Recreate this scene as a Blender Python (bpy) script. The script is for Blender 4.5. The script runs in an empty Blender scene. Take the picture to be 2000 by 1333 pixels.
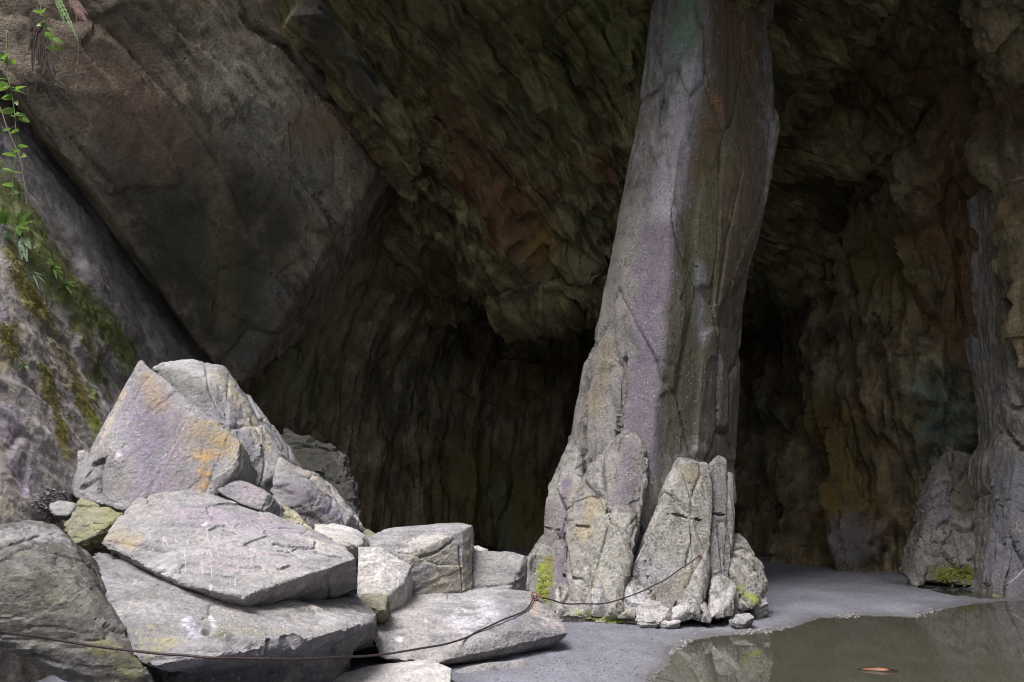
import bpy, bmesh, math, random
import numpy as np
from mathutils import Vector, Matrix
from mathutils.bvhtree import BVHTree
R = math.radians
scene = bpy.context.scene
C = scene.collection

# ---------------------------------------------------------------- camera, sky, sun, exposure
CAM_H, PITCH, FPX = 1.7, R(11.5), 1400.0
cam = bpy.data.cameras.new('camera'); camo = bpy.data.objects.new('camera', cam); C.objects.link(camo)
camo.location = (0, 0, CAM_H); camo.rotation_euler = (R(90) + PITCH, 0, 0)
cam.sensor_width = 36; cam.lens = 36 * FPX / 2000; cam.clip_start = 0.05; cam.clip_end = 800
scene.camera = camo
SUN_EL, SUN_AZ = R(62), R(-140)          # azimuth from +Y, clockwise: behind and to the left
world = bpy.data.worlds.new('World'); scene.world = world; world.use_nodes = True
nt = world.node_tree; bg = nt.nodes['Background']
sky = nt.nodes.new('ShaderNodeTexSky'); sky.sky_type = 'NISHITA'; sky.sun_disc = False
sky.sun_elevation = SUN_EL; sky.sun_rotation = SUN_AZ; sky.air_density = 1.0; sky.dust_density = 6.0; sky.ozone_density = 0.6
nt.links.new(sky.outputs[0], bg.inputs[0]); bg.inputs[1].default_value = 0.055
sun = bpy.data.lights.new('sun', 'SUN'); suno = bpy.data.objects.new('sun', sun); C.objects.link(suno)
sun.energy = 1.5; sun.angle = R(26); sun.color = (0.92, 0.925, 1.0)
sd = Vector((math.sin(SUN_AZ) * math.cos(SUN_EL), math.cos(SUN_AZ) * math.cos(SUN_EL), math.sin(SUN_EL)))
suno.rotation_euler = sd.to_track_quat('Z', 'Y').to_euler(); suno.location = (-6, -8, 14)
vs = scene.view_settings; vs.view_transform = 'Standard'; vs.look = 'None'; vs.gamma = 1; vs.exposure = 1.74
scene.cycles.max_bounces = 5; scene.cycles.diffuse_bounces = 3; scene.cycles.use_denoising = True; scene.cycles.denoising_prefilter = 'ACCURATE'; scene.cycles.filter_width = 1.0; scene.cycles.adaptive_threshold = 0.011; scene.cycles.sample_clamp_indirect = 3

# ---------------------------------------------------------------- pixel of the 2000x1333 photo -> world
def ray(px, py):
    u, v = (px - 1000) / FPX, (666.5 - py) / FPX
    c, s = math.cos(PITCH), math.sin(PITCH)
    return Vector((u, c - v * s, s + v * c))
def P(px, py, Y):
    d = ray(px, py); return Vector((0, 0, CAM_H)) + d * (Y / d.y)
def G(px, py, z=0.0):
    d = ray(px, py); return Vector((0, 0, CAM_H)) + d * ((z - CAM_H) / d.z)

# ---------------------------------------------------------------- noise (numpy)
_r = np.random.RandomState(7)
_perm = _r.permutation(256).astype(np.int32); _perm = np.concatenate([_perm, _perm, _perm])
_g = _r.normal(size=(256, 3)).astype(np.float32); _g /= np.linalg.norm(_g, axis=1)[:, None]
_rnd = _r.uniform(-1, 1, size=(256, 8)).astype(np.float32)
def _h(i, j, k): return _perm[_perm[_perm[i & 255] + (j & 255)] + (k & 255)]
def perlin(p):
    p = np.asarray(p, np.float32); i = np.floor(p).astype(np.int32); f = p - i
    u = f * f * f * (f * (f * 6 - 15) + 10); out = np.zeros(len(p), np.float32)
    for dx in (0, 1):
        wx = u[:, 0] if dx else 1 - u[:, 0]
        for dy in (0, 1):
            wy = u[:, 1] if dy else 1 - u[:, 1]
            for dz in (0, 1):
                wz = u[:, 2] if dz else 1 - u[:, 2]
                g = _g[_h(i[:, 0] + dx, i[:, 1] + dy, i[:, 2] + dz)]
                d = f - np.array((dx, dy, dz), np.float32)
                out += wx * wy * wz * (g * d).sum(1)
    return out * 1.5
def fbm(p, o=4, rough=0.5):
    a, s, out = 1.0, 0.0, 0
    for k in range(o):
        out = out + a * perlin(p * (2.0 ** k) + 17.3 * k); s += a; a *= rough
    return out / s
def facet(p, seed=0):
    """tilted plates: returns offset (-1..1) with hard steps between cells, and distance to the next cell"""
    p = np.asarray(p, np.float32) + seed * 3.71
    b = np.floor(p - 0.5).astype(np.int32)
    best = np.full(len(p), 9e9, np.float32); sec = best.copy(); val = np.zeros(len(p), np.float32)
    for dx in (0, 1):
        for dy in (0, 1):
            for dz in (0, 1):
                c = b + np.array((dx, dy, dz), np.int32)
                r = _rnd[_h(c[:, 0], c[:, 1], c[:, 2])]
                q = p - (c + 0.5 + 0.38 * r[:, :3])
                d = (q * q).sum(1)
                v = 0.55 * r[:, 3] + (q * r[:, 4:7]).sum(1) * 0.9
                n = d < best
                sec = np.where(n, best, np.minimum(sec, d)); val = np.where(n, v, val); best = np.where(n, d, best)
    return val, np.sqrt(sec) - np.sqrt(best)
def crag(p, seed=0):
    """continuous broken-rock relief: flat planes meeting in sharp ridges and grooves (envelopes of tilted planes)"""
    out = 0
    for sg, sh in ((1.0, 0.0), (-1.0, 51.3)):
        pp_ = np.asarray(p, np.float32) + (seed * 3.71 + sh); b = np.floor(pp_ - 0.5).astype(np.int32)
        best = np.full(len(pp_), -9e9, np.float32)
        for dx in (0, 1):
            for dy in (0, 1):
                for dz in (0, 1):
                    c = b + np.array((dx, dy, dz), np.int32); r = _rnd[_h(c[:, 0], c[:, 1], c[:, 2])]
                    q = pp_ - (c + 0.5 + 0.3 * r[:, :3]); L_ = np.sqrt((q * q).sum(1))
                    best = np.maximum(best, 0.4 * r[:, 3] + (q * r[:, 4:7]).sum(1) * 0.9 - 7.0 * np.maximum(0, L_ - 0.72) ** 2)
        out = out + sg * (best - 0.45)
    return out
def basis(axis):
    w = Vector(axis).normalized(); a = w.orthogonal().normalized(); b = w.cross(a)
    return np.array((a, b, w), np.float32)
def basis2(along, normal):
    """rows: along the grain, across it, through it"""
    w = Vector(normal).normalized(); a = Vector(along); a = (a - w * a.dot(w)).normalized(); b = w.cross(a)
    return np.array((a, b, w), np.float32)

# ---------------------------------------------------------------- mesh helpers
def mesh_from(v, f, name):
    m = bpy.data.meshes.new(name); m.from_pydata([tuple(x) for x in v], [], f); m.update(); return m
def hull(pts):
    bm = bmesh.new(); vv = [bm.verts.new(p) for p in pts]
    r = bmesh.ops.convex_hull(bm, input=vv)
    dead = [e for e in r['geom_interior'] + r['geom_unused'] if isinstance(e, bmesh.types.BMVert)]
    bmesh.ops.delete(bm, geom=list(set(dead)), context='VERTS')
    bm.verts.index_update()
    v = [x.co.copy() for x in bm.verts]; f = [[q.index for q in x.verts] for x in bm.faces]; bm.free()
    return v, f
def chipped(pts, k, depth, seed):
    """convex body with slivers broken off its edges"""
    rr = random.Random(seed); v, f = hull(pts)
    bm = bmesh.new(); vv = [bm.verts.new(p) for p in v]
    for q in f: bm.faces.new([vv[i] for i in q])
    bmesh.ops.recalc_face_normals(bm, faces=bm.faces[:]); bm.normal_update()
    es = [e for e in bm.edges if len(e.link_faces) == 2 and e.calc_face_angle() > 0.5]
    cuts = []
    for _ in range(k):
        if not es: break
        e = rr.choice(es); t = rr.random(); c = e.verts[0].co.lerp(e.verts[1].co, t)
        w = rr.uniform(0.25, 0.75); n = (e.link_faces[0].normal * w + e.link_faces[1].normal * (1 - w)).normalized()
        ax = (e.verts[1].co - e.verts[0].co).normalized()
        n = (n + ax * rr.uniform(-0.35, 0.35)).normalized()
        cuts.append((c - n * depth * rr.uniform(0.25, 1.0), n))
    for c, n in cuts:
        out = sum(1 for q in bm.verts if (q.co - c).dot(n) > 0)
        far = max(((q.co - c).dot(n) for q in bm.verts), default=0)
        if far > depth * 1.1 or far <= 0: continue
        bmesh.ops.bisect_plane(bm, geom=bm.verts[:] + bm.edges[:] + bm.faces[:], plane_co=c, plane_no=n, clear_outer=True)
        bmesh.ops.holes_fill(bm, edges=[e for e in bm.edges if e.is_boundary], sides=0)
    v = [q.co.copy() for q in bm.verts]; bm.free()
    return hull(v)
def loft(rows):
    """closed prism from rows of closed loops with equal counts"""
    n = len(rows[0]); v = [p for r in rows for p in r]; f = []
    for i in range(len(rows) - 1):
        for j in range(n):
            a, b = i * n + j, i * n + (j + 1) % n
            f.append([a, b, b + n, a + n])
    f.append(list(range(n))[::-1]); f.append([(len(rows) - 1) * n + j for j in range(n)])
    bm = bmesh.new(); vv = [bm.verts.new(p) for p in v]
    for q in f: bm.faces.new([vv[k] for k in q])
    bmesh.ops.triangulate(bm, faces=bm.faces[:]); bmesh.ops.recalc_face_normals(bm, faces=bm.faces[:])
    bm.verts.index_update()
    v = [x.co.copy() for x in bm.verts]; f = [[q.index for q in x.verts] for x in bm.faces]; bm.free()
    return v, f
def voxelize(parts, vox):
    V, F, o = [], [], 0
    for v, f in parts:
        V += list(v); F += [[k + o for k in q] for q in f]; o = len(V)
    ob = bpy.data.objects.new('tmp', mesh_from(V, F, 'tmp')); C.objects.link(ob)
    md = ob.modifiers.new('r', 'REMESH'); md.mode = 'VOXEL'; md.voxel_size = vox; md.adaptivity = 0
    dg = bpy.context.evaluated_depsgraph_get(); dg.update()
    m = bpy.data.meshes.new_from_object(ob.evaluated_get(dg))
    old = ob.data; bpy.data.objects.remove(ob); bpy.data.meshes.remove(old)
    return m
def getco(m):
    a = np.empty(len(m.vertices) * 3, np.float32); m.vertices.foreach_get('co', a); return a.reshape(-1, 3)
def getno(m):
    a = np.empty(len(m.vertices) * 3, np.float32); m.vertex_normals.foreach_get('vector', a); return a.reshape(-1, 3)
def setco(m, a): m.vertices.foreach_set('co', np.ascontiguousarray(a, np.float32).ravel()); m.update()
def smooth_sheet(m): m.shade_smooth()

def seg_dist(p, a, b):
    a = np.array(a, np.float32); b = np.array(b, np.float32); d = b - a; L = float((d * d).sum()) + 1e-9
    t = np.clip(((p - a) @ d) / L, 0, 1); q = p - (a + t[:, None] * d)
    return np.sqrt((q * q).sum(1))
def bvh_of(m):
    co = getco(m); return BVHTree.FromPolygons([Vector(x) for x in co.tolist()], [list(q.vertices) for q in m.polygons])
def hit(bvh, px, py):
    d = ray(px, py).normalized(); h = bvh.ray_cast(Vector((0, 0, CAM_H)), d)
    return h[0], h[1]
class Pick:
    """nearest visible vertex to a photo position"""
    def __init__(self, co):
        d = co - np.array((0, 0, CAM_H), np.float32); c, s = math.cos(PITCH), math.sin(PITCH)
        f = d[:, 1] * c + d[:, 2] * s; up = -d[:, 1] * s + d[:, 2] * c; f = np.where(f < 0.3, 1e6, f)
        self.x = 1000 + FPX * d[:, 0] / f; self.y = 666.5 - FPX * up / f; self.f = f; self.co = co
    def __call__(self, px, py, r=7.0):
        k = (np.abs(self.x - px) < r) & (np.abs(self.y - py) < r)
        i = np.nonzero(k)[0]
        if len(i) == 0: return None if r > 30 else self(px, py, r * 2.2)
        near = i[self.f[i] < self.f[i].min() + 0.12]
        j = near[np.argmin((self.x[near] - px) ** 2 + (self.y[near] - py) ** 2)]
        return Vector([float(q) for q in self.co[j]])
def splits(q, seed, fa, fc, terr, crack):
    """q: grain coordinates; terraces (stepped cleavage) and long open joints running with the grain"""
    f1, e1 = facet(q * np.array((0.20, 1.0, 1.0), np.float32) * fa, seed + 2)
    m = 0.35 + 0.65 * smst(perlin(q * 0.9 * fc + 11 + seed), -0.2, 0.2)
    return terr * f1 - crack * m * np.exp(-(e1 / 0.028) ** 2)
def rock_relief(p, n, B, amp, seed, plate=1.0, ledge=1.0, fine=1.0, scale=1.0, split=1.0):
    """offset along the normal: undulation, split plates along the cleavage, ledges on broken edges, grain"""
    q = p @ B.T                                   # along, across, through
    s = scale
    d = 0.5 * fbm(p * (1.0 / s) + seed, 2)
    fa, ea = facet(q * np.array((1.3, 2.4, 3.0), np.float32) / s + 0.14 * perlin(p * 3.0 / s)[:, None], seed)
    fb, eb = facet(q * np.array((3.6, 6.5, 9.0), np.float32) / s + 0.12 * perlin(p * 7.0 / s)[:, None], seed + 5)
    d += plate * (0.75 * fa + 0.34 * fb)
    side = 1 - np.abs(n @ B[2])
    w = q[:, 2] / s * 8 + 1.0 * perlin(p * 1.9 / s + 4.0 + seed)
    fr = w - np.floor(w); st = np.clip(fr * 1.25, 0, 1)
    d += ledge * side * (0.6 * (st - 0.5) + 0.4 * perlin(np.stack([q[:, 0] * 2.5, q[:, 1] * 2.5, q[:, 2] * 30], 1) / s))
    d += fine * (0.20 * perlin(q * np.array((2.2, 15, 9), np.float32) / s + seed) + 0.16 * fbm(p * 14.0 / s + seed, 2, 0.6))
    crack = np.exp(-(np.minimum(ea, 0.2) / 0.025) ** 2)
    d -= 0.22 * plate * crack
    d += split * splits(q / s, seed, 1.6, 2.2, 1.0, 1.1)
    return d * amp

def smst(x, a, b):
    t = np.clip((x - a) / (b - a), 0, 1); return t * t * (3 - 2 * t)

def paint(m, strokes, carves=()):
    """pigment patches (attribute stain: mineral, moss, lichen, some painted shade) stored on the mesh, and carved cracks; both as 3-D strokes"""
    co = getco(m); N = len(co)
    col = np.zeros((N, 4), np.float32)   # rgb pigment, alpha amount
    pick = Pick(co.copy()) if (strokes or carves) else None
    if strokes:
        wob = fbm(co * 3.0, 2, 0.6); wob2 = perlin(co * 18.0)
    for pts, rad, c, amt in strokes:
        hp = [pick(x, y) for x, y in pts]; hp = [h for h in hp if h is not None]
        if not hp: continue
        if len(hp) == 1: hp = hp * 2
        dist = np.full(N, 1e9, np.float32)
        rr = rad * (hp[0] - Vector((0, 0, CAM_H))).length / FPX
        for a, b in zip(hp[:-1], hp[1:]): dist = np.minimum(dist, seg_dist(co, a, b))
        t = dist / rr + 0.6 * wob + 0.3 * wob2
        a = min(1.0, amt * 0.95) * (1 - smst(t, 0.2, 1.5))
        ca = col[:, 3]
        out = a + ca * (1 - a); k = np.where(out > 1e-4, a / np.maximum(out, 1e-4), 0)
        col[:, :3] = col[:, :3] * (1 - k[:, None]) + np.array(c, np.float32) * k[:, None]
        col[:, 3] = out
    if carves:
        no = getno(m)
        jig = 0.6 * fbm(co * 6.0, 3)
        for pts, rad, depth in carves:
            hp = [pick(x, y) for x, y in pts]; hp = [h for h in hp if h is not None]
            if len(hp) < 2: continue
            dist = np.full(N, 1e9, np.float32)
            for a, b in zip(hp[:-1], hp[1:]): dist = np.minimum(dist, seg_dist(co, a, b))
            co -= no * (depth * (1 - smst(dist * (1 + jig * (0 if rad < 0 else 1)) / abs(rad), 0.3, 1.0)))[:, None]
        setco(m, co)
    at = m.color_attributes.new('stain_shade', 'FLOAT_COLOR', 'POINT')
    at.data.foreach_set('color', col.ravel())

def finish(name, m, mat, parent=None, label=None, cat=None, group=None, kind=None, origin=None, sharp=30):
    co = getco(m)
    if parent is not None: o0 = np.array(parent.location, np.float32)
    elif origin is not None: o0 = np.array(origin, np.float32)
    else:
        lo, hi = co.min(0), co.max(0); o0 = np.array(((lo[0] + hi[0]) / 2, (lo[1] + hi[1]) / 2, lo[2]))
    setco(m, co - o0); m.materials.clear(); m.materials.append(mat); m.shade_smooth(); m.name = name
    if len(m.polygons) > 300: m.set_sharp_from_angle(angle=R(sharp))
    ob = bpy.data.objects.new(name, m); C.objects.link(ob)
    if cat: ob['kind'] = 'thing'
    if parent is not None: ob.parent = parent
    else: ob.location = Vector([float(x) for x in o0])
    for k, v in (('label', label), ('category', cat), ('group', group), ('kind', kind)):
        if v: ob[k] = v
    return ob
def empty(name, loc, label, cat, group=None):
    o = bpy.data.objects.new(name, None); C.objects.link(o); o.location = loc; o.empty_display_size = 0.2
    o['label'] = label; o['category'] = cat; o['kind'] = 'thing'
    if group: o['group'] = group
    return o

# ---------------------------------------------------------------- materials
def N_(nt, t, **k):
    n = nt.nodes.new(t)
    for a, b in k.items():
        if a in n.inputs.keys(): n.inputs[a].default_value = b
        else: setattr(n, a, b)
    return n
def new_mat(name):
    m = bpy.data.materials.new(name); m.use_nodes = True
    return m, m.node_tree, m.node_tree.nodes['Principled BSDF']
def ramp(nt, stops):
    r = nt.nodes.new('ShaderNodeValToRGB'); e = r.color_ramp.elements
    while len(e) < len(stops): e.new(0.5)
    for q, (p, c) in zip(e, stops):
        q.position = p; q.color = (*c, 1) if len(c) == 3 else c
    return r
def mixc(nt, fac, a, b, mode='MIX'):
    n = nt.nodes.new('ShaderNodeMix'); n.data_type = 'RGBA'; n.blend_type = mode
    for s, v in ((n.inputs[0], fac), (n.inputs[6], a), (n.inputs[7], b)):
        if isinstance(v, (int, float)): s.default_value = v
        elif isinstance(v, tuple): s.default_value = (*v, 1)
        else: nt.links.new(v, s)
    return n.outputs[2]
def mth(nt, op, a, b=None, c=None):
    n = nt.nodes.new('ShaderNodeMath'); n.operation = op
    for s, v in zip(n.inputs, (a, b, c)):
        if v is None: continue
        if isinstance(v, (int, float)): s.default_value = v
        else: nt.links.new(v, s)
    return n.outputs[0]
def grain_euler(along, normal):
    B = basis2(along, normal); return Matrix([[float(x) for x in r] for r in B]).to_euler()
def rock_mat(name, dark, mid, light, along=(0.2, 0, 1), normal=(0.5, -1, 0.2), sc=1.0, streak=0.5, speck=0.0,
             bump=0.5, rough=0.85, warm=None, warm_amt=0.0, stretch=8.0, tone=(0.36, 0.5, 0.64), crackle=0.5):
    m, nt, bs = new_mat(name); L = nt.links.new
    tc = N_(nt, 'ShaderNodeTexCoord'); oi = N_(nt, 'ShaderNodeObjectInfo')
    off = N_(nt, 'ShaderNodeVectorMath', operation='SCALE'); cmb = N_(nt, 'ShaderNodeCombineXYZ')
    for k in range(3): L(oi.outputs['Random'], cmb.inputs[k])
    L(cmb.outputs[0], off.inputs[0]); off.inputs[3].default_value = 37.0
    add = N_(nt, 'ShaderNodeVectorMath', operation='ADD'); L(tc.outputs['Object'], add.inputs[0]); L(off.outputs[0], add.inputs[1])
    co = add.outputs[0]
    mp = N_(nt, 'ShaderNodeMapping'); mp.vector_type = 'POINT'; L(co, mp.inputs[0])
    mp.inputs['Rotation'].default_value = grain_euler(along, normal)
    mp2 = N_(nt, 'ShaderNodeMapping'); L(mp.outputs[0], mp2.inputs[0]); mp2.inputs['Scale'].default_value = (1, stretch * 0.6, stretch)
    big = N_(nt, 'ShaderNodeTexNoise', Scale=0.9 * sc, Detail=5.0, Roughness=0.66, Distortion=0.6); L(co, big.inputs['Vector'])
    st = N_(nt, 'ShaderNodeTexNoise', Scale=1.6 * sc, Detail=5.0, Roughness=0.65, Distortion=0.3); L(mp2.outputs[0], st.inputs['Vector'])
    fine = N_(nt, 'ShaderNodeTexNoise', Scale=30.0 * sc, Detail=4.0, Roughness=0.7); L(co, fine.inputs['Vector'])
    mid_n = N_(nt, 'ShaderNodeTexNoise', Scale=5.0 * sc, Detail=4.0, Roughness=0.7, Distortion=0.8); L(co, mid_n.inputs['Vector'])
    f0 = mth(nt, 'ADD', mth(nt, 'MULTIPLY', big.outputs[0], 1 - streak), mth(nt, 'MULTIPLY', st.outputs[0], streak))
    rp = ramp(nt, [(tone[0], dark), (tone[1], mid), (tone[2], light)]); L(f0, rp.inputs[0])
    c = rp.outputs[0]
    if warm:
        wn = N_(nt, 'ShaderNodeTexNoise', Scale=1.7 * sc, Detail=4.0, Roughness=0.7, Distortion=1.2); wn.noise_dimensions = '4D'
        wn.inputs['W'].default_value = 5.3; L(mp.outputs[0], wn.inputs['Vector'])
        wr = ramp(nt, [(0.48, (0, 0, 0)), (0.66, (1, 1, 1))]); L(wn.outputs[0], wr.inputs[0])
        c = mixc(nt, mth(nt, 'MULTIPLY', wr.outputs[0], warm_amt), c, warm)
    at = N_(nt, 'ShaderNodeAttribute', attribute_name='stain_shade')
    br = mth(nt, 'ADD', mth(nt, 'MULTIPLY', mth(nt, 'SUBTRACT', mid_n.outputs[0], 0.5), 2.2), mth(nt, 'MULTIPLY', mth(nt, 'SUBTRACT', st.outputs[0], 0.5), 2.2))
    br = mth(nt, 'ADD', br, mth(nt, 'MULTIPLY', mth(nt, 'SUBTRACT', fine.outputs[0], 0.5), 1.2))
    k1 = mth(nt, 'ADD', mth(nt, 'MULTIPLY', at.outputs['Alpha'], 1.5), br)
    mrg = N_(nt, 'ShaderNodeMapRange'); mrg.interpolation_type = 'SMOOTHSTEP'; mrg.inputs[1].default_value = 0.15; mrg.inputs[2].default_value = 1.25; L(k1, mrg.inputs[0])
    sm = mth(nt, 'MULTIPLY', mrg.outputs[0], mth(nt, 'MINIMUM', mth(nt, 'MULTIPLY', at.outputs['Alpha'], 3.0), 0.92))
    c = mixc(nt, sm, c, at.outputs['Color'])
    # grain: light and dark mineral mottling
    fr = ramp(nt, [(0.3, (0.62, 0.62, 0.64)), (0.5, (1, 1, 1)), (0.72, (1.38, 1.36, 1.32))]); L(fine.outputs[0], fr.inputs[0])
    c = mixc(nt, 0.85, c, fr.outputs[0], 'MULTIPLY')
    mr = ramp(nt, [(0.3, (0.66, 0.66, 0.68)), (0.5, (1, 1, 1)), (0.7, (1.22, 1.2, 1.16))]); L(mid_n.outputs[0], mr.inputs[0])
    c = mixc(nt, 0.8, c, mr.outputs[0], 'MULTIPLY')
    if speck > 0:
        sp = N_(nt, 'ShaderNodeTexNoise', Scale=38.0 * sc, Detail=1.0, Roughness=0.6); L(co, sp.inputs['Vector'])
        sr = ramp(nt, [(0.66, (0, 0, 0)), (0.71, (1, 1, 1))]); L(sp.outputs[0], sr.inputs[0])
        s2 = N_(nt, 'ShaderNodeTexNoise', Scale=2.2, Detail=2.0); L(co, s2.inputs['Vector'])
        s2r = ramp(nt, [(0.42, (0, 0, 0)), (0.6, (1, 1, 1))]); L(s2.outputs[0], s2r.inputs[0])
        c = mixc(nt, mth(nt, 'MULTIPLY', mth(nt, 'MULTIPLY', sr.outputs[0], s2r.outputs[0]), speck), c, (0.72, 0.71, 0.7))
    L(c, bs.inputs['Base Color'])
    bs.inputs['Roughness'].default_value = rough; bs.inputs['Specular IOR Level'].default_value = 0.3
    # relief
    hgt = mth(nt, 'ADD', mth(nt, 'MULTIPLY', fine.outputs[0], 0.75), mth(nt, 'MULTIPLY', mid_n.outputs[0], 0.5))
    hgt = mth(nt, 'ADD', hgt, mth(nt, 'MULTIPLY', st.outputs[0], 1.2 * streak))
    bp = N_(nt, 'ShaderNodeBump', Strength=bump, Distance=0.05); L(hgt, bp.inputs['Height']); L(bp.outputs[0], bs.inputs['Normal'])
    return m
GREY, LIL = (0.30, 0.285, 0.27), (0.26, 0.225, 0.275)
M_boulder = rock_mat('slate_boulder', (0.152, 0.150, 0.152), (0.262, 0.256, 0.258), (0.385, 0.378, 0.375), along=(1, 0.2, -0.2), normal=(0, -0.5, 1),
                     streak=0.35, speck=0.5, bump=0.75, warm=(0.31, 0.28, 0.215), warm_amt=0.3)
M_dark = rock_mat('shadowy_slate', (0.06, 0.058, 0.052), (0.12, 0.116, 0.108), (0.21, 0.205, 0.195), along=(1, 0.2, -0.2), normal=(0, -0.5, 1), streak=0.35, speck=0.15, bump=0.55, warm=(0.11, 0.108, 0.065), warm_amt=0.4)  # darker copy of the boulder slate, shadow put into its olive-grey colour
M_pale = rock_mat('pale_slate', (0.29, 0.28, 0.272), (0.42, 0.405, 0.392), (0.55, 0.535, 0.52), along=(1, 0.2, 0.2), normal=(0, -0.5, 1),
                  streak=0.35, speck=0.5, bump=0.65, warm=(0.42, 0.38, 0.28), warm_amt=0.4)
M_olive = rock_mat('olive_slate', (0.12, 0.12, 0.08), (0.22, 0.215, 0.155), (0.33, 0.32, 0.25), along=(1, 0.2, -0.2), normal=(0, -0.5, 1),
                   streak=0.35, speck=0.3, bump=0.55, warm=(0.2, 0.2, 0.06), warm_amt=0.5)
M_pillar = rock_mat('pillar_slate', (0.14, 0.135, 0.125), (0.25, 0.24, 0.22), (0.38, 0.37, 0.35), along=(-0.17, 0, 1), normal=(-0.6, -1, 0),
                    streak=0.7, speck=0.6, bump=0.85, warm=(0.22, 0.20, 0.13), warm_amt=0.4, stretch=9)
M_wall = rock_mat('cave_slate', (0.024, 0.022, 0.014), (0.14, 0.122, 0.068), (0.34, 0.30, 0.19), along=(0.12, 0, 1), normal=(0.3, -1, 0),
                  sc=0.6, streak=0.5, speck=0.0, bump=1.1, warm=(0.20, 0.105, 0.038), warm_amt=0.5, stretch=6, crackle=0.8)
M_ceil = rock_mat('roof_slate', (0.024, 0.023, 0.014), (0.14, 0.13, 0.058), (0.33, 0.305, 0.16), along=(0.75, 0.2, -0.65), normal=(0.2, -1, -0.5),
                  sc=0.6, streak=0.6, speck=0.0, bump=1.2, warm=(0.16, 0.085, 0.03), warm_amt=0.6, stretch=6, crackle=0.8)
M_hang = rock_mat('smooth_roof_slab', (0.05, 0.046, 0.033), (0.215, 0.188, 0.135), (0.40, 0.355, 0.265), along=(-0.6, 0, 0.8), normal=(0.5, -1, -0.5),
                  sc=0.8, streak=0.5, speck=0.0, bump=1.0, warm=(0.22, 0.135, 0.075), warm_amt=0.45, stretch=6)
M_slope = rock_mat('footwall_slate', (0.17, 0.155, 0.145), (0.31, 0.285, 0.27), (0.45, 0.42, 0.40), along=(0.55, 0.6, -0.65), normal=(0.75, -0.5, 0.5),
                   sc=0.8, streak=0.55, speck=0.2, bump=0.7, warm=(0.20, 0.17, 0.05), warm_amt=0.35, stretch=7)

def plain(name, c, rough=0.6, metal=0.0, c2=None, sc=20, bump=0.0, trans=0.0, spec=0.4):
    m, nt, bs = new_mat(name); L = nt.links.new
    tc = N_(nt, 'ShaderNodeTexCoord'); no = N_(nt, 'ShaderNodeTexNoise', Scale=float(sc), Detail=5.0); L(tc.outputs['Object'], no.inputs[0])
    c2 = c2 or tuple(x * 0.6 for x in c)
    rp = ramp(nt, [(0.35, c2), (0.65, c)]); L(no.outputs[0], rp.inputs[0]); L(rp.outputs[0], bs.inputs['Base Color'])
    bs.inputs['Roughness'].default_value = rough; bs.inputs['Metallic'].default_value = metal; bs.inputs['Specular IOR Level'].default_value = spec
    if bump:
        b = N_(nt, 'ShaderNodeBump', Strength=bump, Distance=0.01); L(no.outputs[0], b.inputs['Height']); L(b.outputs[0], bs.inputs['Normal'])
    if trans:
        tr = N_(nt, 'ShaderNodeBsdfTranslucent'); L(rp.outputs[0], tr.inputs[0]); mx = N_(nt, 'ShaderNodeMixShader'); mx.inputs[0].default_value = trans
        out = nt.nodes['Material Output']; L(bs.outputs[0], mx.inputs[1]); L(tr.outputs[0], mx.inputs[2]); L(mx.outputs[0], out.inputs[0])
    return m
M_leaf = plain('leaf', (0.20, 0.34, 0.06), 0.4, c2=(0.11, 0.21, 0.035), trans=0.45)
M_fern = plain('fern_leaf', (0.17, 0.30, 0.05), 0.5, c2=(0.08, 0.19, 0.03), trans=0.4)
M_dead = plain('dead_fern', (0.055, 0.030, 0.018), 0.85, c2=(0.02, 0.012, 0.008), trans=0.1)
M_pinkdead = plain('dry_fern', (0.34, 0.22, 0.19), 0.8, c2=(0.20, 0.11, 0.09), trans=0.3)
M_stem = plain('stem', (0.22, 0.16, 0.12), 0.7)
M_gstem = plain('green_stem', (0.14, 0.22, 0.05), 0.6)
M_moss = plain('moss', (0.16, 0.19, 0.03), 0.95, c2=(0.07, 0.09, 0.015), sc=40, spec=0.1)
M_mossy = plain('yellow_moss', (0.22, 0.19, 0.05), 0.95, c2=(0.10, 0.085, 0.02), sc=40, spec=0.1)
M_bright_moss = plain('bright_moss', (0.25, 0.27, 0.06), 0.95, c2=(0.12, 0.15, 0.03), sc=40, spec=0.1)
M_cable = plain('rusty_steel_cable', (0.095, 0.072, 0.066), 0.65, 0.5, c2=(0.06, 0.045, 0.045), sc=60, bump=0.4)
M_rust = plain('rusty_iron', (0.24, 0.10, 0.045), 0.75, 0.4, c2=(0.30, 0.21, 0.17), sc=50, bump=0.5)
M_scratch = plain('scratched_slate', (0.52, 0.49, 0.52), 0.9, c2=(0.31, 0.29, 0.31), sc=28)
M_bark = plain('wet_driftwood', (0.035, 0.02, 0.014), 0.35, c2=(0.015, 0.009, 0.007), sc=30, bump=0.6)
M_wood = plain('split_wood', (0.30, 0.15, 0.08), 0.45, c2=(0.13, 0.06, 0.03), sc=18, bump=0.5)
M_gravel = plain('slate_gravel', (0.26, 0.25, 0.25), 0.9, c2=(0.12, 0.115, 0.11), sc=30)
M_petal = plain('pale_petal', (0.62, 0.56, 0.72), 0.6)

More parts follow.
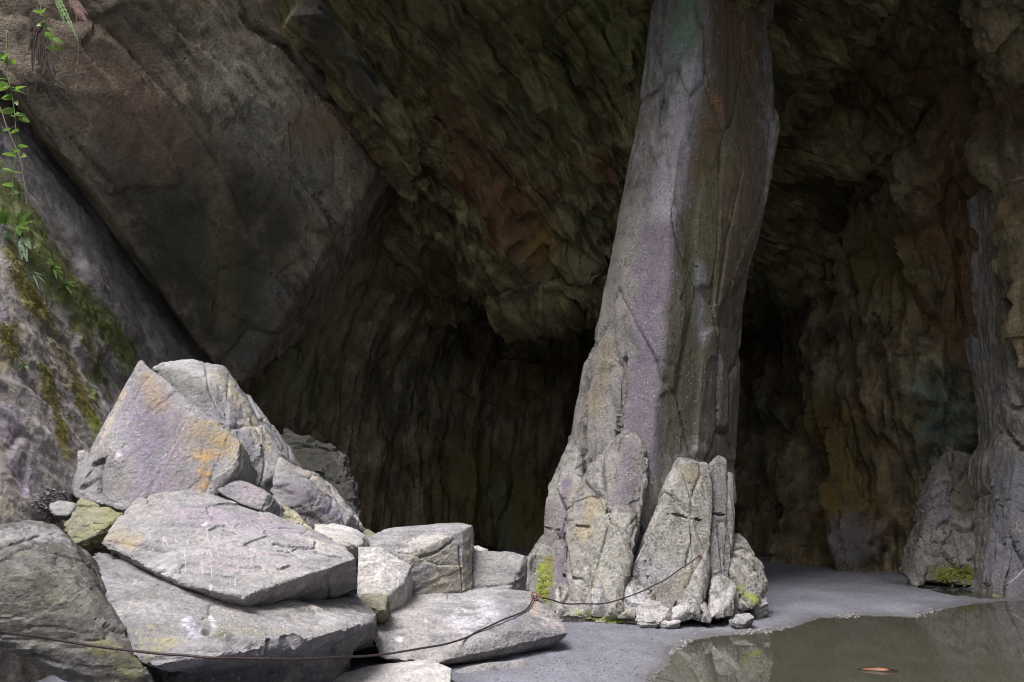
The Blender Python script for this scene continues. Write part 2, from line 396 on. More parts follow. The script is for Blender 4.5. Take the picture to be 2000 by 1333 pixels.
# stain attribute: mineral and moss pigments
PUR, LILAC, OCH, ORG = (0.20, 0.172, 0.205), (0.235, 0.20, 0.27), (0.30, 0.22, 0.10), (0.42, 0.20, 0.05)
TAN, PALE, WHT, DARK = (0.34, 0.30, 0.22), (0.50, 0.48, 0.47), (0.66, 0.66, 0.70), (0.075, 0.072, 0.062)
MOSS, YMOSS, BMOSS, TEAL = (0.10, 0.125, 0.022), (0.17, 0.15, 0.035), (0.22, 0.27, 0.03), (0.14, 0.21, 0.155)
RUST, BLUE, OLV, SLAT = (0.13, 0.075, 0.033), (0.17, 0.18, 0.23), (0.13, 0.125, 0.06), (0.155, 0.15, 0.155)

# ================================================================= THE SETTING
def spread(*cn):
    """parameter values from (end, count) runs"""
    t, a = [], 0.0
    for b, n in cn:
        t += list(np.linspace(a, b, n, endpoint=False)); a = b
    return np.array(t + [a])
def sheet(rows, nu, nv):
    """Catmull-Rom surface through a lattice of points; returns (nv, nu, 3)"""
    A = np.array([[tuple(p) for p in r] for r in rows], np.float64)
    def cr(A, n):
        k = A.shape[0]; t = n if isinstance(n, np.ndarray) else np.linspace(0, k - 1, n); i = np.minimum(t.astype(int), k - 2); f = (t - i)
        idx = lambda j: np.clip(j, 0, k - 1)
        p0, p1, p2, p3 = A[idx(i - 1)], A[i], A[i + 1], A[idx(i + 2)]
        f = f.reshape((-1,) + (1,) * (A.ndim - 1))
        return 0.5 * (2 * p1 + (p2 - p0) * f + (2 * p0 - 5 * p1 + 4 * p2 - p3) * f ** 2 + (3 * p1 - p0 - 3 * p2 + p3) * f ** 3)
    S = cr(A, nv); S = cr(S.transpose(1, 0, 2), nu).transpose(1, 0, 2)
    return S
def grid_mesh(S, name):
    nv, nu = S.shape[:2]
    idx = np.arange(nv * nu).reshape(nv, nu)
    q = np.stack([idx[:-1, :-1], idx[:-1, 1:], idx[1:, 1:], idx[1:, :-1]], -1).reshape(-1, 4)
    m = bpy.data.meshes.new(name); m.vertices.add(nv * nu); m.vertices.foreach_set('co', S.reshape(-1).astype(np.float32))
    m.loops.add(q.size); m.loops.foreach_set('vertex_index', q.ravel().astype(np.int32))
    m.polygons.add(len(q)); m.polygons.foreach_set('loop_start', (np.arange(len(q)) * 4).astype(np.int32))
    m.update(calc_edges=True); m.validate(); return m
def soften(d, shape, k):
    d = d.reshape(shape[:2])
    for _ in range(k):
        e = np.pad(d, 1, mode='edge'); d = (4 * d + 2 * (e[:-2, 1:-1] + e[2:, 1:-1] + e[1:-1, :-2] + e[1:-1, 2:]) + e[:-2, :-2] + e[2:, 2:] + e[:-2, 2:] + e[2:, :-2]) / 16
    return d.ravel()
def towards_camera(n, p):
    d = np.array((0, 0, CAM_H), np.float32) - p
    return n * (1.0 if np.sign((n * d).sum(1)).sum() >= 0 else -1.0)

# ---- ground and pool
pool_px = [(1262, 1345), (1290, 1310), (1312, 1272), (1345, 1250), (1440, 1238), (1500, 1234), (1552, 1224), (1600, 1207), (1690, 1202),
           (1790, 1204), (1850, 1188), (1905, 1178), (1960, 1174), (2040, 1172)]
POOL = [G(x, y) for x, y in pool_px] + [Vector((9.5, 11.2, 0)), Vector((9.5, 3.5, 0)), Vector((3.0, 3.2, 0)), Vector((1.3, 5.4, 0))]
wet_px = [(1700, 1146), (1760, 1152), (1850, 1166), (1905, 1172), (1960, 1170), (1905, 1150), (1800, 1140), (1730, 1137)]
WET = [G(x, y) for x, y in wet_px]
def poly_sd(X, Y, poly):
    """signed distance, positive outside"""
    d = np.full(X.shape, 1e9); ins = np.zeros(X.shape, bool)
    for a, b in zip(poly, poly[1:] + poly[:1]):
        ex, ey = b.x - a.x, b.y - a.y; L = ex * ex + ey * ey
        t = np.clip(((X - a.x) * ex + (Y - a.y) * ey) / L, 0, 1)
        d = np.minimum(d, np.hypot(X - a.x - t * ex, Y - a.y - t * ey))
        c = ((a.y > Y) != (b.y > Y)) & (X < ex * (Y - a.y) / (ey if abs(ey) > 1e-9 else 1e-9) + a.x)
        ins ^= c
    return np.where(ins, -d, d)
def axis(lo, hi, step, far):
    a = np.arange(lo, hi + step, step); t = np.array([0.6, 1.6, 3.5, 7, 15, 30, 70, 150, 400]); t = t[t <= far]
    return np.concatenate([(lo - t)[::-1], a, hi + t])
xs, ys = axis(-0.6, 7.6, 0.03, 400), axis(6.3, 14.6, 0.03, 400)
X, Y = np.meshgrid(xs, ys)
pp = np.stack([X.ravel(), Y.ravel(), 0 * X.ravel()], 1).astype(np.float32)
wob = fbm(pp * 1.6, 3).reshape(X.shape); wob2 = fbm(pp * 6 + 9, 3, 0.6).reshape(X.shape); wob3 = fbm(pp * 26 + 3, 2, 0.6).reshape(X.shape)
sdp = poly_sd(X, Y, POOL) + 0.10 * wob + 0.05 * wob2
sdw = poly_sd(X, Y, WET) + 0.12 * wob + 0.05 * wob2
Z = np.where(sdp > 0, 0.11 * (1 - np.exp(-sdp / 0.9)) + 0.012 * smst(sdp, 0, 0.06), np.maximum(sdp * 0.22, -0.35))
Z = Z + 0.03 * wob * smst(sdp, 0, 0.5) + 0.014 * wob2 * smst(sdp, -0.2, 0.2) + 0.010 * wob3 + 0.002
Z -= 0.10 * (1 - smst(sdw, -0.25, 0.15))
gm = grid_mesh(np.stack([X, Y, Z], -1), 'ground')
m, nt, bs = new_mat('grey_silt'); L = nt.links.new
tc = N_(nt, 'ShaderNodeTexCoord'); n1 = N_(nt, 'ShaderNodeTexNoise', Scale=1.2, Detail=7.0, Roughness=0.6); n2 = N_(nt, 'ShaderNodeTexNoise', Scale=55.0, Detail=5.0, Roughness=0.7)
L(tc.outputs['Object'], n1.inputs[0]); L(tc.outputs['Object'], n2.inputs[0])
r1 = ramp(nt, [(0.35, (0.135, 0.138, 0.160)), (0.65, (0.205, 0.208, 0.238))]); L(n1.outputs[0], r1.inputs[0])
r2 = ramp(nt, [(0.36, (0.45, 0.45, 0.46)), (0.5, (1, 1, 1)), (0.68, (1.35, 1.35, 1.35))]); L(n2.outputs[0], r2.inputs[0])
c = mixc(nt, 0.9, r1.outputs[0], r2.outputs[0], 'MULTIPLY')
n3 = N_(nt, 'ShaderNodeTexNoise', Scale=32.0, Detail=3.0, Roughness=0.6); L(tc.outputs['Object'], n3.inputs[0])
r3 = ramp(nt, [(0.36, (1, 1, 1)), (0.42, (0, 0, 0))]); L(n3.outputs[0], r3.inputs[0]); c = mixc(nt, mth(nt, 'MULTIPLY', r3.outputs[0], 0.55), c, (0.05, 0.048, 0.05))
geo = N_(nt, 'ShaderNodeNewGeometry'); sp = N_(nt, 'ShaderNodeSeparateXYZ'); L(geo.outputs['Position'], sp.inputs[0])
wetf = N_(nt, 'ShaderNodeMapRange'); wetf.inputs[1].default_value = 0.045; wetf.inputs[2].default_value = 0.012; L(sp.outputs[2], wetf.inputs[0])
c = mixc(nt, mth(nt, 'MULTIPLY', wetf.outputs[0], 0.6), c, (0.10, 0.095, 0.085)); L(c, bs.inputs['Base Color'])
L(mth(nt, 'MULTIPLY_ADD', wetf.outputs[0], -0.55, 0.95), bs.inputs['Roughness'])
b = N_(nt, 'ShaderNodeBump', Strength=0.5, Distance=0.02); L(n2.outputs[0], b.inputs['Height']); L(b.outputs[0], bs.inputs['Normal'])
finish('ground', gm, m, kind='structure', origin=(0, 0, 0))
# pool water
wx, wy = np.linspace(0.3, 9.6, 60), np.linspace(3.0, 14.5, 60); WX, WY = np.meshgrid(wx, wy)
wm = grid_mesh(np.stack([WX, WY, 0 * WX], -1), 'pool')
m, nt, bs = new_mat('murky_pool_water'); L = nt.links.new
bs.inputs['Base Color'].default_value = (0.05, 0.05, 0.036, 1); bs.inputs['Roughness'].default_value = 0.015; bs.inputs['IOR'].default_value = 1.33
bs.inputs['Specular IOR Level'].default_value = 0.5
tc = N_(nt, 'ShaderNodeTexCoord'); n1 = N_(nt, 'ShaderNodeTexNoise', Scale=2.5, Detail=3.0); L(tc.outputs['Object'], n1.inputs[0])
r1 = ramp(nt, [(0.3, (0.045, 0.047, 0.034)), (0.7, (0.060, 0.059, 0.043))]); L(n1.outputs[0], r1.inputs[0])
L(r1.outputs[0], bs.inputs['Base Color'])
b = N_(nt, 'ShaderNodeBump', Strength=0.015, Distance=0.05); L(n1.outputs[0], b.inputs['Height']); L(b.outputs[0], bs.inputs['Normal'])
finish('pool', wm, m, kind='structure', origin=(0, 0, 0))

# ---- back wall and right wall of the cavern: one rock face wrapping round
W = Vector
cols_px = [330, 500, 640, 800, 950, 1100, 1250, 1400, 1520, 1640, 1780, 1900, 2030]
depth = {  # photo row -> distance of the rock at each column
    1190: [13.0, 13.5, 14.8, 16.4, 18.0, 18.6, 18.8, 18.4, 16.6, 14.6, 13.9, 13.5, 12.6],
    1000: [12.8, 13.2, 14.5, 16.4, 18.4, 19.2, 19.4, 19.2, 17.4, 14.9, 14.0, 13.4, 12.5],
    800:  [12.6, 12.9, 14.2, 16.6, 18.8, 19.8, 20.2, 20.0, 18.4, 15.3, 13.9, 13.3, 12.3],
    600:  [12.6, 12.8, 13.8, 16.0, 18.6, 19.8, 20.2, 20.0, 18.6, 15.4, 13.7, 13.1, 12.0],
    400:  [12.4, 12.6, 13.2, 15.0, 17.4, 18.6, 19.0, 18.6, 17.2, 14.9, 13.4, 12.8, 11.6],
    200:  [12.0, 12.2, 12.8, 14.2, 15.8, 16.4, 16.2, 15.4, 14.4, 13.2, 12.6, 12.0, 10.9],
    0:    [11.6, 11.8, 12.3, 13.3, 14.3, 14.5, 14.0, 13.0, 12.2, 11.8, 11.5, 11.0, 10.0],
    -220: [11.2, 11.4, 11.8, 12.4, 12.8, 12.6, 12.0, 11.2, 10.6, 10.3, 10.1, 9.8, 9.0]}
rows = []
for py in sorted(depth, reverse=True):
    r = [P(x, py, d) for x, d in zip(cols_px, depth[py])]
    z = r[-1].z
    r += [W((9.4 - 0.12 * z, 9.5, z)), W((10.2 - 0.15 * z, 6.0, z)), W((10.6 - 0.15 * z, 1.5, z)), W((10.2, -3.0, z))]
    rows.append(r)
rows = [[W((p.x, p.y, -0.6)) for p in rows[0]]] + rows
S = sheet(rows, spread((1, 16), (12, 500), (16, 30)), spread((1, 10), (7.4, 360), (8, 6)))
wallm = grid_mesh(S, 'cave_wall'); p = getco(wallm); n = towards_camera(getno(wallm), p)
B = basis2((0.12, 0, 1), (0.3, -1, 0.1))
q = p @ B.T + 0.05 * perlin(p * 3.0)[:, None]
f3, e3 = facet(q * np.array((2.2, 5.0, 6.0), np.float32), 3)
right = smst(p[:, 0], 2.0, 4.0)
d = (0.30 + 0.55 * right) * crag(q * np.array((0.20, 0.62, 0.7), np.float32), 1) + (0.15 + 0.18 * right) * crag(q * np.array((0.5, 1.7, 1.9), np.float32), 2) + (0.06 + 0.06 * right) * crag(q * np.array((1.5, 4.8, 5.0), np.float32), 4)
d = d + soften(splits(q, 2, 0.9, 0.9, 0.07 + 0.05 * right, 0.07 + 0.07 * right) + 0.02 * f3, S.shape, 1) + 0.06 * perlin(p * 0.9) + 0.02 * perlin(q * np.array((3, 14, 14), np.float32))
setco(wallm, p + n * d[:, None])
paint(wallm, [([(1860, 330), (1850, 440)], 70, RUST, 0.8), ([(1700, 480), (1740, 540)], 70, (0.16, 0.12, 0.04), 0.7), ([(1560, 120), (1600, 250)], 90, OLV, 0.7),
              ([(1700, 150), (1850, 200)], 80, (0.13, 0.085, 0.03), 0.6), ([(1850, 780), (1850, 880)], 60, (0.13, 0.17, 0.14), 0.7), ([(1600, 850), (1620, 1000)], 90, (0.16, 0.11, 0.03), 0.7),
              ([(1660, 1060)], 60, BLUE, 0.6), ([(1870, 560), (1880, 640)], 60, (0.14, 0.08, 0.035), 0.7), ([(560, 700), (640, 800)], 90, OLV, 0.6),
              ([(970, 950), (985, 1080)], 22, (0.13, 0.20, 0.15), 0.7), ([(1060, 1000), (900, 950)], 120, (0.14, 0.125, 0.035), 0.6), ([(640, 620), (700, 560)], 80, (0.15, 0.12, 0.06), 0.6)])
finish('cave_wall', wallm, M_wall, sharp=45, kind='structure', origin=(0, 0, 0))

# ---- roof: from the brow down to the lip above the dark recess, then back behind it
roof_cols = {
    'brow':  [(-4.0, 8.0, 12.4), (-3.2, 6.6, 11.8), (-1.8, 7.2, 11.4), (0.0, 7.4, 10.8), (1.6, 7.2, 10.6), (3.0, 7.0, 10.7), (5.0, 6.6, 10.8), (8.0, 6.2, 11.0), (10.5, 5.6, 11.0)],
    -260: [(470, 11.2), (500, 9.6), (700, 9.6), (900, 9.4), (1050, 9.2), (1250, 9.0), (1500, 8.8), (1850, 8.6), (2250, 8.2)],
    -60: [(490, 12.2), (510, 10.4), (680, 10.5), (860, 10.6), (1020, 10.5), (1250, 10.3), (1480, 10.1), (1820, 10.3), (2150, 9.6)],
    120: [(580, 12.8), (605, 11.0), (720, 11.1), (880, 11.4), (1040, 11.3), (1250, 11.2), (1450, 11.4), (1780, 12.4), (2150, 11.2)],
    300: [(740, 13.6), (765, 11.9), (830, 12.0), (920, 12.3), (1050, 12.2), (1240, 12.0), (1420, 12.6), (1750, 14.0), (2150, 12.6)],
    430: [(775, 14.4), (800, 13.2), (850, 13.3), (940, 13.3), (1060, 12.9), (1220, 12.7), (1380, 13.6), (1650, 15.6), (2150, 14.0)],
    530: [(795, 15.4), (812, 15.0), (865, 14.9), (955, 14.5), (1080, 13.6), (1210, 13.3), (1370, 14.8), (1620, 17.0), (2150, 15.0)],
    'lip': [(800, 640, 16.8), (820, 640, 16.7), (880, 620, 16.7), (970, 590, 16.0), (1085, 590, 14.6), (1210, 580, 14.2), (1370, 480, 16.4), (1600, 420, 18.6), (2150, 380, 16.0)],
    'back': [(780, 520, 18.5), (800, 520, 18.8), (880, 480, 19.4), (980, 420, 19.8), (1090, 400, 20.0), (1220, 400, 20.4), (1380, 380, 20.4), (1600, 360, 19.6), (2150, 300, 17.0)]}
rows = [[W(p) for p in roof_cols['brow']]]
for k in (-260, -60, 120, 300, 430, 530): rows.append([P(x, k, d) for x, d in roof_cols[k]])
rows.append([P(*q) for q in roof_cols['lip']]); rows.append([P(*q) for q in roof_cols['back']])
S = sheet(rows, spread((1, 20), (5.6, 300), (8, 40)), spread((1.7, 20), (6.6, 320), (8, 14)))
roofm = grid_mesh(S, 'cave_ceiling'); p = getco(roofm); n = towards_camera(getno(roofm), p)
B = basis2((0.62, 0.25, -0.72), (0.35, -1, -0.3))
q = p @ B.T + 0.05 * perlin(p * 3.0)[:, None]
f3, e3 = facet(q * np.array((1.9, 6.5, 6.5), np.float32), 6)
d = 0.75 * crag(q * np.array((0.26, 0.72, 0.75), np.float32), 4) + 0.36 * crag(q * np.array((0.62, 2.0, 2.0), np.float32), 5) + 0.15 * crag(q * np.array((1.6, 5.2, 5.2), np.float32), 7)
d = d + soften(splits(q, 4, 1.0, 1.0, 0.09, 0.12) + 0.03 * f3, S.shape, 1) + 0.06 * perlin(p * 1.1) + 0.025 * perlin(q * np.array((3, 14, 14), np.float32))
setco(roofm, p + n * d[:, None])
paint(roofm, [([(1130, 60), (1060, 200)], 110, (0.14, 0.14, 0.05), 0.7), ([(1180, 20), (1220, 120)], 70, (0.15, 0.155, 0.07), 0.6), ([(1040, 470), (960, 330)], 70, RUST, 0.8),
              ([(1060, 480)], 40, (0.24, 0.14, 0.03), 0.8), ([(900, 230), (980, 420)], 60, (0.12, 0.055, 0.025), 0.7), ([(940, 120), (1000, 250)], 90, OLV, 0.6),
              ([(1150, 420), (1130, 540)], 70, OLV, 0.6), ([(1190, 330)], 50, (0.15, 0.07, 0.03), 0.6), ([(860, 60), (800, 20)], 70, OLV, 0.5), ([(620, 20), (720, 160)], 60, (0.05, 0.05, 0.05), 0.7)])
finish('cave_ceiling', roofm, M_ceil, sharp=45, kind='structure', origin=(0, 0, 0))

# ---- left footwall: bedrock plane dipping in under the roof
rows = [[W((-8.2, 5.4, 4.6)), W((-7.8, 7.6, 5.6)), P(0, -60, 10.2), P(190, 200, 11.4), P(380, 450, 13.2), P(520, 680, 14.6), P(580, 830, 15.2)],
        [W((-7.2, 4.6, 3.8)), W((-6.8, 6.4, 4.6)), W((-6.7, 8.0, 6.2)), P(40, 230, 9.1), P(225, 470, 10.4), P(415, 735, 12.4), P(490, 850, 13.4)],
        [W((-6.2, 4.0, 2.9)), W((-5.8, 5.6, 3.6)), P(-160, 420, 7.2), P(20, 490, 8.0), P(150, 630, 8.8), P(300, 790, 10.4), P(430, 890, 12.0)],
        [W((-4.8, 3.2, 1.6)), W((-4.6, 4.4, 1.9)), P(-200, 800, 6.0), P(0, 760, 6.9), P(120, 820, 7.7), P(270, 860, 9.3), P(400, 930, 11.2)],
        [W((-3.6, 2.6, 0.0)), W((-3.5, 3.6, 0.4)), P(-200, 1150, 5.3), P(20, 1050, 6.3), P(140, 1000, 7.3), P(280, 990, 8.8), P(420, 1000, 10.8)]]
rows.append([W((p.x + 0.5, p.y + 0.3, -0.5)) for p in rows[-1]])
rows = [[p + W((-0.5, 1.6, 0.9)) for p in rows[0]]] + rows
hs = (4.6, 4.3, 3.9, 3.2, 2.2, 0.9, -0.5)
rows = [[W((-11.0, -6.0, h)), W((-7.0, 0.0, h))] + r for h, r in zip(hs, rows)]
S = sheet(rows, spread((4, 30), (7.4, 280), (8, 12)), spread((1, 8), (5.2, 330), (6, 12)))
slm = grid_mesh(S, 'rock_slope'); p = getco(slm); n = towards_camera(getno(slm), p)
B = basis2((0.52, 0.62, -0.6), (0.75, -0.5, 0.5))
q = p @ B.T + 0.12 * fbm(p * 1.2, 3)[:, None]
f1, e1 = facet(q * np.array((0.45, 1.6, 1.2), np.float32), 8); f2, e2 = facet(q * np.array((1.4, 5.0, 5.0), np.float32), 9)
d = 0.035 * f1 + 0.022 * f2 + 0.03 * fbm(p * 1.0, 3) + 0.012 * fbm(p * 11, 2, 0.6) + 0.018 * perlin(q * np.array((1, 12, 12), np.float32)) + splits(q, 6, 1.6, 1.6, 0.045, 0.03)
d = soften(d, S.shape, 4) + 0.010 * fbm(p * 13, 2, 0.6) + 0.014 * perlin(q * np.array((1.2, 16, 16), np.float32))
setco(slm, p + n * d[:, None])
paint(slm, [([(-20, 330), (120, 560), (240, 680)], 55, MOSS, 0.85), ([(60, 420), (180, 600)], 45, (0.10, 0.11, 0.025), 0.8), ([(40, 550), (120, 680), (170, 800)], 30, YMOSS, 0.9),
            ([(20, 500), (90, 620)], 20, YMOSS, 0.8), ([(150, 640), (215, 760)], 24, (0.14, 0.145, 0.05), 0.7), ([(90, 730), (130, 880)], 22, YMOSS, 0.85), ([(180, 740), (190, 850)], 18, BMOSS, 0.6),
            ([(120, 310), (330, 610)], 40, (0.10, 0.10, 0.085), 0.6), ([(20, 830), (60, 960)], 35, LILAC, 0.5), ([(90, 640), (120, 720)], 30, (0.30, 0.26, 0.235), 0.7), ([(10, 700), (30, 640)], 25, YMOSS, 0.6), ([(0, 610)], 26, LILAC, .5)])
finish('rock_slope', slm, M_slope, sharp=60, kind='structure', origin=(0, 0, 0))

# ---- unseen bank behind the viewer, added to block low sky light and darken the cave
rows = [[W((-16, -4, -0.3)), W((-9, -8, -0.3)), W((0, -9, -0.3)), W((9, -7, -0.3)), W((12, -2, -0.3))],
        [W((-17, -5, 3.5)), W((-10, -9, 4.2)), W((0, -10, 4.5)), W((10, -8, 5.0)), W((12, -2, 5.5))],
        [W((-18, -6, 5.5)), W((-11, -10, 7.0)), W((0, -11, 8.0)), W((11, -9, 10.0)), W((12.5, -2, 11.5))],
        [W((-30, -12, 7)), W((-18, -28, 9)), W((0, -32, 10)), W((20, -24, 11)), W((28, -2, 12))]]
S = sheet(rows, 140, 90); bkm = grid_mesh(S, 'sky_blocking_bank'); p = getco(bkm); n = towards_camera(getno(bkm), p)
setco(bkm, p + n * (0.5 * facet(p * 0.7, 3)[0] + 0.3 * fbm(p * 0.8, 4))[:, None])
finish('sky_blocking_bank', bkm, M_wall, kind='structure', origin=(0, 0, 0))

# ================================================================= ROCKS
def rock(name, label, hulls, mat, vox=0.016, amp=0.03, seed=0, along=(1, 0.1, -0.1), normal=(0, -0.45, 1), strokes=(), carves=(), parent=None, cat='boulder',
         group=None, plate=1.0, ledge=1.0, fine=1.0, scale=0.8, lofted=None, chips=18, chip=0.032, split=1.0, pig=1.0):
    parts = [chipped(h, chips, chip, seed * 13 + i) for i, h in enumerate(hulls)] + ([loft(r) for r in lofted] if lofted else [])
    m = voxelize(parts, vox); p = getco(m); n = getno(m)
    d = rock_relief(p, n, basis2(along, normal), amp, seed, plate, ledge, fine, scale, split)
    setco(m, p + n * d[:, None])
    paint(m, [(a_, b_, c_, d_ * pig) for a_, b_, c_, d_ in strokes], carves)
    return finish(name, m, mat, parent, label, cat if parent is None else None, group)
def pts(front, back=(0, 0.8, -0.15), shrink=0.9, foot=None):
    """front: (px, py, Y) corners seen in the photo; the body continues away from the viewer by `back` and down to `foot`"""
    F = [P(*q) for q in front]; c = sum(F, Vector()) / len(F)
    out = list(F) + [c + (f - c) * shrink + Vector(back) for f in F]
    if foot is not None: out += [Vector((c.x + (f.x - c.x) * 0.85, f.y + 0.12, foot)) for f in F]
    return out

# ---- the overhanging roof slab, upper left
hang = [(-260, -420, 8.4), (-220, -120, 7.6), (20, 165, 8.3), (220, 425, 9.6), (400, 695, 11.5), (470, 756, 12.2), (500, 690, 12.4), (598, 522, 12.6), (790, 240, 12.9), (700, 60, 12.1), (620, -300, 11.0), (250, -420, 9.7)]
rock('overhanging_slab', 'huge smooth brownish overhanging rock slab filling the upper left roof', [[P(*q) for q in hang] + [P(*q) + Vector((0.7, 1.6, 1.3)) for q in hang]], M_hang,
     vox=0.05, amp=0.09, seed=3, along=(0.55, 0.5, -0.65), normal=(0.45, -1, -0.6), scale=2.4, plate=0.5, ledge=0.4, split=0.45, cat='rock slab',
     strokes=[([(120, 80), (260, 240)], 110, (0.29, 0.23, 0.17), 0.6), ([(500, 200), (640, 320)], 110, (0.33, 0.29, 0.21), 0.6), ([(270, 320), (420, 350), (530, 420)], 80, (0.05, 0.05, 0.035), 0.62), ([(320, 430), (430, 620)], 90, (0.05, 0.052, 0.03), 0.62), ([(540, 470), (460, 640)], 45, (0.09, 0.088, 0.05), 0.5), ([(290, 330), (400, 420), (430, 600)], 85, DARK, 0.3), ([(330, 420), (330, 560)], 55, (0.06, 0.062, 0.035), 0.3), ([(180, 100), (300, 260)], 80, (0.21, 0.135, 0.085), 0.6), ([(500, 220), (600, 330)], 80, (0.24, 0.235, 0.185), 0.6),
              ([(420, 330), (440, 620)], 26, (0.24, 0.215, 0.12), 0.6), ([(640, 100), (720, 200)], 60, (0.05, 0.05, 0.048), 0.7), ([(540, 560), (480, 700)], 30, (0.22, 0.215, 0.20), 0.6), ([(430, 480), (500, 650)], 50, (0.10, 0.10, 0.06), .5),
              ([(600, 260), (700, 230)], 45, (0.25, 0.15, 0.08), 0.5), ([(100, 60), (330, 40)], 70, (0.09, 0.075, 0.05), 0.6)],
     carves=[([(575, 330), (640, 420), (655, 440)], 0.05, 0.08), ([(480, 40), (560, 90), (640, 190), (720, 200)], 0.12, 0.16)])

# ---- the great pillar
base = G(1290, 1215); PIL = empty('rock_pillar', base, 'tall leaning slate pillar with a lilac stripe holding up the cavern roof', 'rock pillar')
lv = [  # row: left silhouette, front left, front edge, second right face, right silhouette
    (-110, 1292, 1345, 1408, 1462, 1516), (0, 1282, 1330, 1388, 1450, 1508), (120, 1262, 1305, 1352, 1440, 1510), (250, 1240, 1285, 1332, 1440, 1521), (380, 1216, 1262, 1314, 1425, 1500),
    (480, 1196, 1246, 1306, 1410, 1470), (600, 1170, 1228, 1300, 1398, 1451), (700, 1152, 1216, 1293, 1390, 1444), (800, 1130, 1200, 1284, 1376, 1440), (900, 1112, 1180, 1276, 1362, 1438), (1000, 1090, 1160, 1264, 1352, 1436), (1110, 1070, 1140, 1236, 1345, 1436), (1260, 1060, 1130, 1230, 1345, 1436)]
rows = []
for py, l, fl, e, s, r in lv:
    k = (1260 - py) / 1500.0; yy = 10.15 - 0.25 * k
    pl, pf, pe, ps, pr = P(l, py, yy + 0.9), P(fl, py, yy + 0.36), P(e, py, yy), P(s, py, yy + 0.42), P(r, py, yy + 1.05)
    z = pe.z
    rows.append([pl, pf, pe, ps, pr, W((pr.x + 0.1, pr.y + 0.9, z)), W(((pl.x + pr.x) / 2, pr.y + 1.5, z)), W((pl.x + 0.05, pl.y + 0.8, z))])
up = (-0.17, 0, 1)
def shaft_y(px, py):
    L_ = [np.interp(py, [r[0] for r in lv], [r[k] for r in lv]) for k in range(1, 6)]
    return 10.15 - 0.25 * (1260 - py) / 1500.0 + float(np.interp(px, L_, (0.9, 0.36, 0.0, 0.42, 1.05)))
def plate(poly, up_):
    F = [P(x, y, shaft_y(x, y) - up_) for x, y in poly]; return F + [f + Vector((0, 0.3, 0)) for f in F]
plates = [plate([(1466, 95), (1502, 115), (1522, 255), (1500, 385)], 0.05), plate([(1458, 110), (1500, 300), (1500, 385), (1466, 485), (1440, 560), (1404, 600), (1420, 470), (1450, 330)], 0.05), plate([(1374, 655), (1395, 640), (1440, 660), (1437, 900), (1400, 905), (1358, 890), (1366, 760)], 0.055),
          plate([(1216, 712), (1222, 760), (1212, 850), (1150, 900), (1120, 900), (1135, 800), (1175, 700)], 0.05), plate([(1262, 190), (1298, 150), (1282, 260), (1250, 420), (1216, 560), (1186, 600), (1200, 480), (1238, 300)], 0.045),
          plate([(1305, 420), (1325, 400), (1345, 470), (1338, 640), (1318, 760), (1290, 770), (1296, 600)], 0.035), plate([(1352, 120), (1385, 10), (1425, 60), (1420, 260), (1395, 330), (1350, 300), (1335, 240)], 0.04), plate([(1262, 640), (1290, 600), (1282, 800), (1270, 900), (1240, 880), (1246, 760)], 0.03),
          plate([(1380, 340), (1410, 350), (1408, 470), (1392, 560), (1368, 560), (1362, 440)], 0.05)]
rock('shaft', None, plates, M_pillar, vox=0.031, amp=0.034, seed=11, chip=0.03, along=up, normal=(-0.65, -1, 0), lofted=[rows], parent=PIL, scale=1.5, plate=0.5, ledge=0.3, fine=0.9, split=1.6,
     strokes=[([(1440, 60), (1440, 300), (1400, 560)], 95, (0.12, 0.095, 0.055), 1.0), ([(1345, 450), (1335, 800), (1400, 700)], 62, (0.105, 0.10, 0.062), 0.95), ([(1430, 620), (1410, 860)], 50, (0.11, 0.10, 0.08), 0.9), ([(1230, 420), (1190, 620), (1160, 800)], 60, (0.31, 0.29, 0.265), 0.6), ([(1312, 300), (1285, 480), (1262, 640)], 34, (0.27, 0.235, 0.27), 0.75), ([(1283, 460), (1272, 640), (1256, 780), (1248, 900)], 44, PUR, 0.85), ([(1262, 560), (1258, 700)], 16, (0.20, 0.15, 0.22), 0.7),  # large dark strokes paint shade on the right face, pale ones light the left
              ([(1345, 140), (1320, 260), (1300, 400)], 30, (0.40, 0.385, 0.40), 1.0), ([(1330, 20), (1335, 90)], 36, (0.19, 0.26, 0.20), 0.95), ([(1190, 680), (1160, 800)], 20, (0.28, 0.235, 0.15), 0.6), ([(1230, 400), (1190, 560)], 26, (0.25, 0.235, 0.20), 0.5),
              ([(1430, 20), (1440, 100)], 50, (0.16, 0.095, 0.04), 0.85), ([(1390, 200), (1370, 330)], 26, (0.24, 0.13, 0.06), 0.6), ([(1400, 300), (1380, 480)], 40, (0.15, 0.145, 0.075), 0.6), ([(1460, 280), (1440, 400)], 40, (0.19, 0.145, 0.09), 0.55),
              ([(1365, 520), (1375, 660)], 14, (0.24, 0.25, 0.27), 0.7), ([(1330, 620), (1310, 850)], 34, (0.115, 0.115, 0.075), 0.8), ([(1410, 700), (1400, 860)], 30, (0.125, 0.12, 0.11), 0.7), ([(1340, 450), (1330, 600)], 26, (0.13, 0.13, 0.075), 0.7)],
     carves=[([(1220, 700), (1218, 800), (1208, 850)], 0.04, 0.08), ([(1265, 200), (1300, 150), (1290, 250)], 0.04, 0.06),
             ([(1456, 120), (1450, 330), (1420, 470), (1404, 590)], 0.03, 0.04)])
